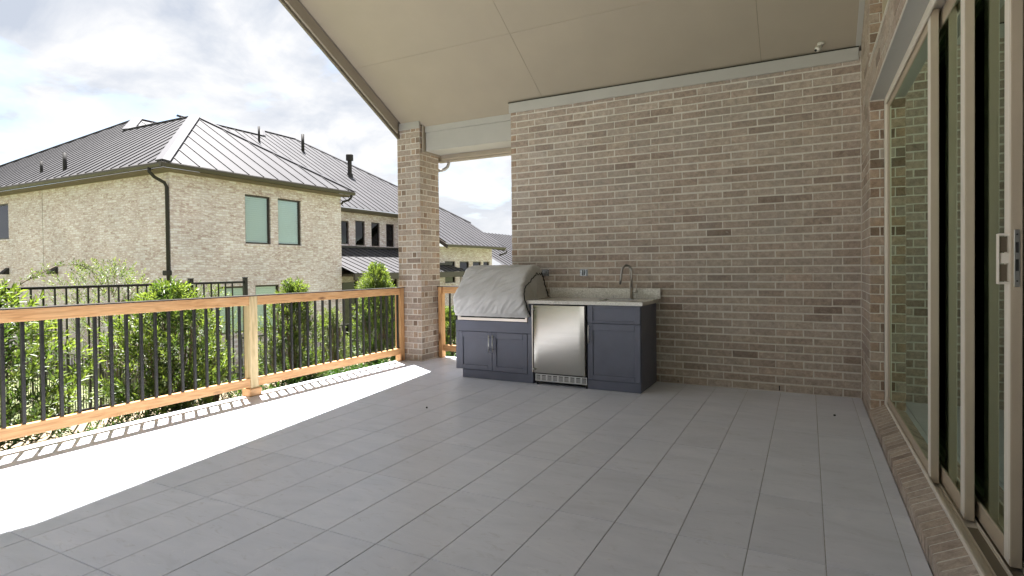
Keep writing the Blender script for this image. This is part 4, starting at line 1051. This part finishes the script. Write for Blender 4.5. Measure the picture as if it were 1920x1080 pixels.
# projecting wing under the long slope
w3 = [(25.3, 26.3, .55, 1.72), (26.75, 27.75, .55, 1.72), (28.15, 29.1, .55, 1.72), (29.35, 30.1, .55, 1.72)]
wall_with_holes('wall', 'x', -17.2, 24.4, 30.4, GZ, 2.50, w3)
for w_ in w3: window('x', -17.2, *w_, blinds=False)
m = MB(); m.slab([(-17.21, 24.4, GZ), (-19.5, 24.4, GZ), (-19.5, 24.4, 4.2), (-17.21, 24.4, 2.75)], (0, .2, 0)); add_h(m, 'wall', 'house_brick')
m = MB(); m.slab([(-16.35, 24.22, zB(-16.33) - .22), (-19.05, 24.22, zB(-19) - .22), (-19.05, 24.22, zB(-19) - .01), (-16.35, 24.22, zB(-16.33) - .01)], (0, .09, 0)); add_h(m, 'rake_board', 'gutter_brown')
m = MB(); m.slab([(-16.35, 30.48, zB(-16.33) - .22), (-22, 30.48, 3.2), (-22, 30.48, 4.0), (-16.35, 30.48, zB(-16.33) - .01)], (0, .09, 0)); add_h(m, 'rake_board', 'gutter_brown')
gutter([(-16.37, 24.2, zB(-16.33) - .14), (-16.37, 30.5, zB(-16.33) - .14)])
spout([(-16.25, 30.55, 2.4), (-16.3, 30.6, 2.25), (-16.6, 30.55, 2.15), (-16.75, 30.5, 2.1)], .05)
# porch roof low against the wing
PZ0, PZ1 = 1.16, 2.36
PS = (PZ1 - PZ0) / 3.19
pz = lambda x: PZ0 + (-16.3 - x) * PS
Rp = lambda x, y: (x, y, pz(x))
seam_roof([Rp(-16.3, 17.51), Rp(-16.3, 26.1), Rp(-17.19, 25.9), Rp(-17.19, 24.385), Rp(-19.49, 24.384), Rp(-19.49, 17.512)], (0, 1, 0), .46, .2)
m = MB(); m.slab([(-17.19, 24.38, pz(-17.19) + .02), (-19.4, 24.38, pz(-19.4) + .02), (-19.4, 24.38, pz(-19.4) + .16), (-17.19, 24.38, pz(-17.19) + .16)], (0, -.06, 0)); add_h(m, 'flashing', 'seam_shade_metal')
m = MB(); m.box(-17.195, -17.13, 24.39, 25.9, pz(-17.19) + .01, pz(-17.19) + .13); add_h(m, 'flashing', 'seam_shade_metal')
m = MB(); m.box(W2 + .0, W2 + .12, HE + .05, 24.38, PZ1 + .0, PZ1 + .09); add_h(m, 'flashing', 'seam_shade_metal')
m = MB(); m.cbox(-16.40, -16.29, 17.51, 26.1, .88, PZ0 - .012, .01); add_h(m, 'porch_beam', 'gutter_brown')
m = MB(); m.box(W2 + .13, -16.41, 17.56, 24.37, 1.02, 1.07); add_h(m, 'porch_soffit', 'soffit_brown')
for y in (17.8, 20.4, 23.0, 25.6):
    m = MB(); m.cbox(-16.44, -16.26, y, y + .2, GZ, .879, .01); add_h(m, 'porch_post', 'house_brick')
m = MB(); m.box(W2 + .01, W2 + .05, 17.9, 24.0, -1.8, .7); add_h(m, 'porch_glazing', 'window_glass_dark')
m = MB()
for y in (17.9, 19.4, 20.9, 22.4, 23.9): m.box(W2 + .051, W2 + .1, y, y + .08, -1.8, .8)
add_h(m, 'glazing_frame', 'window_bronze')
m = MB(); m.box(W2 - .3, W2 + .008, 17.9, 24.0, -1.8, .7); add_h(m, 'backing', 'house_interior')
# sconces
for n_, x in enumerate((-27.45, -23.85)):
    m = MB(); m.slab([(x, HY - .002, 1.52), (x, HY - .25, 1.30), (x, HY - .23, 1.27), (x, HY - .002, 1.27)], (.28, 0, 0)); add_h(m, 'wall_light', 'downspout_dark')
m = MB(); m.cbox(HX - .02, HX + .24, HY - .26, HY - .11, 1.19, 1.34, .02); add_h(m, 'wall_light', 'downspout_dark')
# vent pipes
for (x, y, z, r_, hh) in ((-25.31, 10.75, 5.05, .05, .42), (-23.27, 10.58, 4.94, .065, .60), (-25.08, 20.09, 8.0, .055, .75), (-25.04, 22.92, 7.97, .085, .95)):
    m = MB(); m.tube([(x, y, z - .2), (x, y, z + hh)], r_, 10); add_h(m, 'vent_pipe', 'downspout_dark', smooth=True)
x, y, z = -22.81, 24.21, 6.6
m = MB(); m.tube([(x, y, z - .2), (x, y, z + .12), (x, y, z + .121), (x, y, z + .85), (x, y, z + .851), (x, y, z + 1.16), (x, y, z + 1.19)], [.22, .15, .115, .115, .20, .20, .17], 14); add_h(m, 'flue', 'downspout_dark', smooth=False)
# far roof on the right
fh = thing('brick_house', 'distant house roof showing beside the left edge of the brick wall', 'house', (-22, 50, -2))
fo = -Vector(fh.location)
seam_roof([(-23.6, 44, 1.5), (-23.6, 60, 1.5), (-30.0, 60, 5.05), (-30.0, 44, 5.05)], (0, 1, 0), .75, 0, parent=fh, ofs=fo, rib_w=.06, rib_h=.06)
m = MB(); m.box(-36, -24.1, 44.4, 60, -2, 1.5); o = m.build('wall', 'house_brick', fh); o.location = fo

# ================================================================== VEGETATION
def shoot_leaves(P, D, young, nl, ll, lw, slen):
    """P shoot bases, D directions; returns leaf triangles (two per leaf) and a youth value per triangle"""
    n = len(P); k = np.arange(nl); T = (k + .5) / nl
    D = D / np.linalg.norm(D, axis=1, keepdims=True)
    up = np.where(np.abs(D[:, 2:3]) < .9, [[0, 0, 1.]], [[1., 0, 0]]); A = np.cross(D, up); A /= np.linalg.norm(A, axis=1, keepdims=True); B = np.cross(D, A)
    az = rng.uniform(0, 6.28, (n, 1)) + k[None] * 2.4 + rng.normal(0, .3, (n, nl))
    rad = np.cos(az)[..., None] * A[:, None] + np.sin(az)[..., None] * B[:, None]
    op = (1.15 - .75 * T)[None, :, None] + rng.normal(0, .15, (n, nl, 1))
    ld = D[:, None] * np.cos(op) + rad * np.sin(op); base = P[:, None] + D[:, None] * (T * slen)[None, :, None]
    sz = rng.uniform(.7, 1.15, (n, nl, 1)); Ld = ll * sz; Wd = lw * sz
    side = np.cross(ld, D[:, None]); side /= (np.linalg.norm(side, axis=2, keepdims=True) + 1e-6)
    nr = np.cross(side, ld)
    tip = base + ld * Ld + nr * -.12 * Ld; mid = base + ld * Ld * .55
    l_ = mid + side * Wd * .5 + nr * Wd * .22; r_ = mid - side * Wd * .5 + nr * Wd * .22
    V = np.stack([base, l_, tip, base, tip, r_], axis=2).reshape(-1, 6, 3)
    y = np.clip(young[:, None] + .35 * (T[None] - .5) + rng.normal(0, .08, (n, nl)), 0, 1).reshape(-1)
    return V, y
def six_mesh(name, V, y, mat):
    # shares the midrib so that each leaf is one island
    n = V.shape[0]; W = V[:, [0, 1, 2, 5]].reshape(-1, 3); me = bpy.data.meshes.new(name); me.vertices.add(n * 4); me.vertices.foreach_set('co', W.reshape(-1))
    b4 = np.arange(n)[:, None] * 4; li = np.concatenate([b4 + 0, b4 + 1, b4 + 2, b4 + 0, b4 + 2, b4 + 3], axis=1).reshape(-1).astype(np.int32)
    me.loops.add(n * 6); me.loops.foreach_set('vertex_index', li); me.polygons.add(n * 2)
    me.polygons.foreach_set('loop_start', np.arange(0, n * 6, 3, dtype=np.int32)); me.polygons.foreach_set('loop_total', np.full(n * 2, 3, dtype=np.int32)); me.materials.append(MATS[mat])
    at = me.attributes.new('young', 'FLOAT', 'POINT'); at.data.foreach_set('value', np.repeat(y, 4).astype(np.float32)); me.update(); return me
def shrub(label, loc, h, rx, ry, n, mat='leaf_bright', ll=.062, lw=.019, nl=13, slen=.15, low=.08, name='shrub', cat='shrub', grp=None, lean=(0, 0), shape='cone', gap=.18, stems=6, yb=.34):
    t = thing(name, label, cat, loc, grp)
    Ps, Ds, Ys = [], [], []
    cnt = 0; n = int(n * 1.3)
    lobes = [(rng.uniform(0, 6.28), rng.uniform(.15, .95), rng.uniform(.55, 1.1), rng.uniform(.22, .5)) for _ in range(9)]
    while cnt < n:
        z = rng.uniform(low, 1); a = rng.uniform(0, 6.28)
        if shape == 'cone': env = (1 - z) ** .62 * 1.12 * min(1, .55 + z * 2.2)
        elif shape == 'round': env = math.sqrt(max(0, 1 - (2 * z - 1) ** 2 * .95))
        else: env = min(1, (1 - z) * 3 + .12) * min(1, .5 + z * 2)
        env *= .80 + .62 * mn.noise(Vector((math.cos(a) * 1.6 + loc[0] * 3, math.sin(a) * 1.6 + loc[1] * 3, z * 4.0)))
        r_ = rng.uniform(0, 1) ** .42
        if mn.noise(Vector((math.cos(a) * r_ * 3 + loc[1] * 5, math.sin(a) * r_ * 3, z * 6 + loc[0]))) < -gap: continue
        x = math.cos(a) * r_ * env * rx + lean[0] * z; y = math.sin(a) * r_ * env * ry + lean[1] * z
        o_ = np.array([math.cos(a) * r_, math.sin(a) * r_, .75 + .5 * z]) + rng.normal(0, .22, 3)
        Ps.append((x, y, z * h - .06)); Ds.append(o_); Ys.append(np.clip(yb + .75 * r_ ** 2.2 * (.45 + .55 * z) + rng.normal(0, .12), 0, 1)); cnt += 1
    V, y = shoot_leaves(np.array(Ps), np.array(Ds), np.array(Ys), nl, ll, lw, slen)
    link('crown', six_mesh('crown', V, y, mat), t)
    m = MB()
    idx = rng.choice(len(Ps), min(len(Ps), 70), replace=False)
    for s_ in range(stems):
        a = rng.uniform(0, 6.28); q = [(0.03 * math.cos(a), .03 * math.sin(a), -.08)]
        for k in range(1, 6):
            z = k / 6 * .9; q.append((math.cos(a) * rx * .35 * math.sin(z * 2.4) + lean[0] * z + rng.normal(0, .015), math.sin(a) * ry * .35 * math.sin(z * 2.4) + lean[1] * z + rng.normal(0, .015), z * h))
        m.tube(q, [.017 * (1 - k / 7) + .003 for k in range(6)], 6)
    for i in idx:
        p_ = np.array(Ps[i]); q0 = np.array([p_[0] * .35, p_[1] * .35, max(0, p_[2] - .28)]); m.tube([q0, (q0 + p_) / 2 + rng.normal(0, .02, 3), p_], [.006, .004, .002], 5)
    m.build('stems', 'bark', t, True)
    return t
G = 'shrubs in the bed along the deck'
ZB = -.45
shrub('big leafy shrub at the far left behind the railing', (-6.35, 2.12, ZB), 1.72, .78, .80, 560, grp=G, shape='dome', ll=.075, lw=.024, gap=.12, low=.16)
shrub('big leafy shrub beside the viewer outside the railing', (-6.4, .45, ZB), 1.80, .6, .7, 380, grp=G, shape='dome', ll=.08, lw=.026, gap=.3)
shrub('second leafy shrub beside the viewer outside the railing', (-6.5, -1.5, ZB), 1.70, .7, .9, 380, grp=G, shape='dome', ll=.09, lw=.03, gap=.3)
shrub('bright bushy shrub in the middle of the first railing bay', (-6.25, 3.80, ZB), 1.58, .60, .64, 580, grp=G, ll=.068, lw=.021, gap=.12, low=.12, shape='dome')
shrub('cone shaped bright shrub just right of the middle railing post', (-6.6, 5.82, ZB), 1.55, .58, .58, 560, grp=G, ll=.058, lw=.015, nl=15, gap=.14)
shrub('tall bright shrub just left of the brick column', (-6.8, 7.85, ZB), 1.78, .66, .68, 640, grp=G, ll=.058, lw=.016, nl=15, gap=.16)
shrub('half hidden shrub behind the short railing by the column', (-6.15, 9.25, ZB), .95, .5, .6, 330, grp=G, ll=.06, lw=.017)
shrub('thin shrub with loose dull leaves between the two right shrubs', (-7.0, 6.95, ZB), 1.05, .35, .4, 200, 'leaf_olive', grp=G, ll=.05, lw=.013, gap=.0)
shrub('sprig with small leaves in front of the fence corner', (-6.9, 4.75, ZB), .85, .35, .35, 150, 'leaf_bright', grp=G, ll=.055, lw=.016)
# loose olive shrubs on the bank beyond the fence
G2 = 'loose shrubs beyond the iron fence'
def zg(x): return heights(x) - .05
shrub('loose olive shrub behind the leftmost end of the iron fence', (-9.3, 3.2, zg(-9.3)), 2.35, .75, .9, 330, 'leaf_olive', ll=.05, lw=.016, nl=10, grp=G2, gap=.05, shape='dome', yb=.25)
shrub('loose olive shrub behind the middle of the iron fence, largest of its row', (-9.5, 4.9, zg(-9.5)), 2.62, 1.0, 1.2, 560, 'leaf_olive', ll=.05, lw=.016, nl=10, grp=G2, gap=.05, shape='round', yb=.25)
shrub('loose olive shrub behind the right end post of the iron fence', (-9.3, 6.3, zg(-9.3)), 2.15, .7, .8, 300, 'leaf_olive', ll=.05, lw=.016, nl=10, grp=G2, gap=.05, shape='round', yb=.25)
shrub('small loose shrub at the foot of the house window', (-10.2, 8.6, zg(-10.2)), 2.0, .5, .6, 140, 'leaf_olive', ll=.05, lw=.016, nl=10, grp=G2, gap=.0, shape='round', yb=.3)
# arching branch
ab = thing('arching_branch', 'long arching leafy branch reaching up over the iron fence at left', 'branch', (-9.0, 3.0, .4))
path = [Vector((0, 0, 0)), Vector((-.0, .35, .42)), Vector((0, .75, .78)), Vector((0, 1.10, .98)), Vector((0, 1.38, 1.02)), Vector((0, 1.58, .90))]
path = [p + Vector((0, -.15, -.0)) for p in path]
m = MB(); m.tube(path, [.010, .009, .008, .006, .004, .002], 6); m.build('stem', 'bark', ab, True)
Pb, Db = [], []
for k in range(64):
    t = rng.uniform(0.12, 4.99); i = int(t); f_ = t - i; p_ = path[i].lerp(path[i + 1], f_); d_ = (path[i + 1] - path[i]).normalized()
    v_ = np.array(d_) * .6 + rng.normal(0, .75, 3); Pb.append(np.array(p_)); Db.append(v_)
V, y = shoot_leaves(np.array(Pb), np.array(Db), rng.uniform(.3, .8, 64), 7, .045, .016, .10)
link('leaves', six_mesh('leaves', V, y, 'leaf_olive'), ab)
# low ground cover along the slab edge
Pg, Dg, Yg = [], [], []
def patch(x0, x1, y0, y1, n, hmax):
    for _ in range(n):
        x = rng.uniform(x0, x1); y = rng.uniform(y0, y1); k = mn.noise(Vector((x * 2.2, y * 2.2, 0)))
        if k < -.15: continue
        Pg.append((x, y, -.43 + abs(rng.normal(0, .35)) * hmax * (.6 + k))); Dg.append(rng.normal(0, .5, 3) + np.array([0, 0, .8])); Yg.append(rng.uniform(.1, .7))
patch(-6.5, -5.4, 3.0, 3.7, 420, .30); patch(-6.85, -5.4, 4.9, 8.6, 1900, .34); patch(-5.3, -3.4, 7.15, 9, 500, .3)
V, y = shoot_leaves(np.array(Pg), np.array(Dg), np.array(Yg), 9, .06, .016, .12)
o = link('ground_cover', six_mesh('ground_cover', V, y, 'leaf_dark')); o['kind'] = 'stuff'; o['label'] = 'low dark green ground cover along the slab edge'
# garden behind the viewer, mirrored in the fridge door and glass
for n_, (x, y, hh, r_) in enumerate(((-6.5, -17, 4.2, 2.6), (-1.5, -19, 5.0, 3.0), (3.5, -18, 4.4, 2.7), (8.5, -19, 5.2, 3.0))):
    shrub(('leafy tree of the back garden, leftmost behind the viewer', 'tallest leafy tree straight behind the viewer', 'rounded leafy tree right behind the viewer', 'broad leafy tree at the right garden end')[n_], (x, y, -.46), hh, r_, r_, 420, 'leaf_bright', ll=.34, lw=.17, nl=10, slen=.6, name='tree', cat='tree', shape='round', gap=.6, low=.12, grp='trees of the back garden')
bpy.context.view_layer.update()
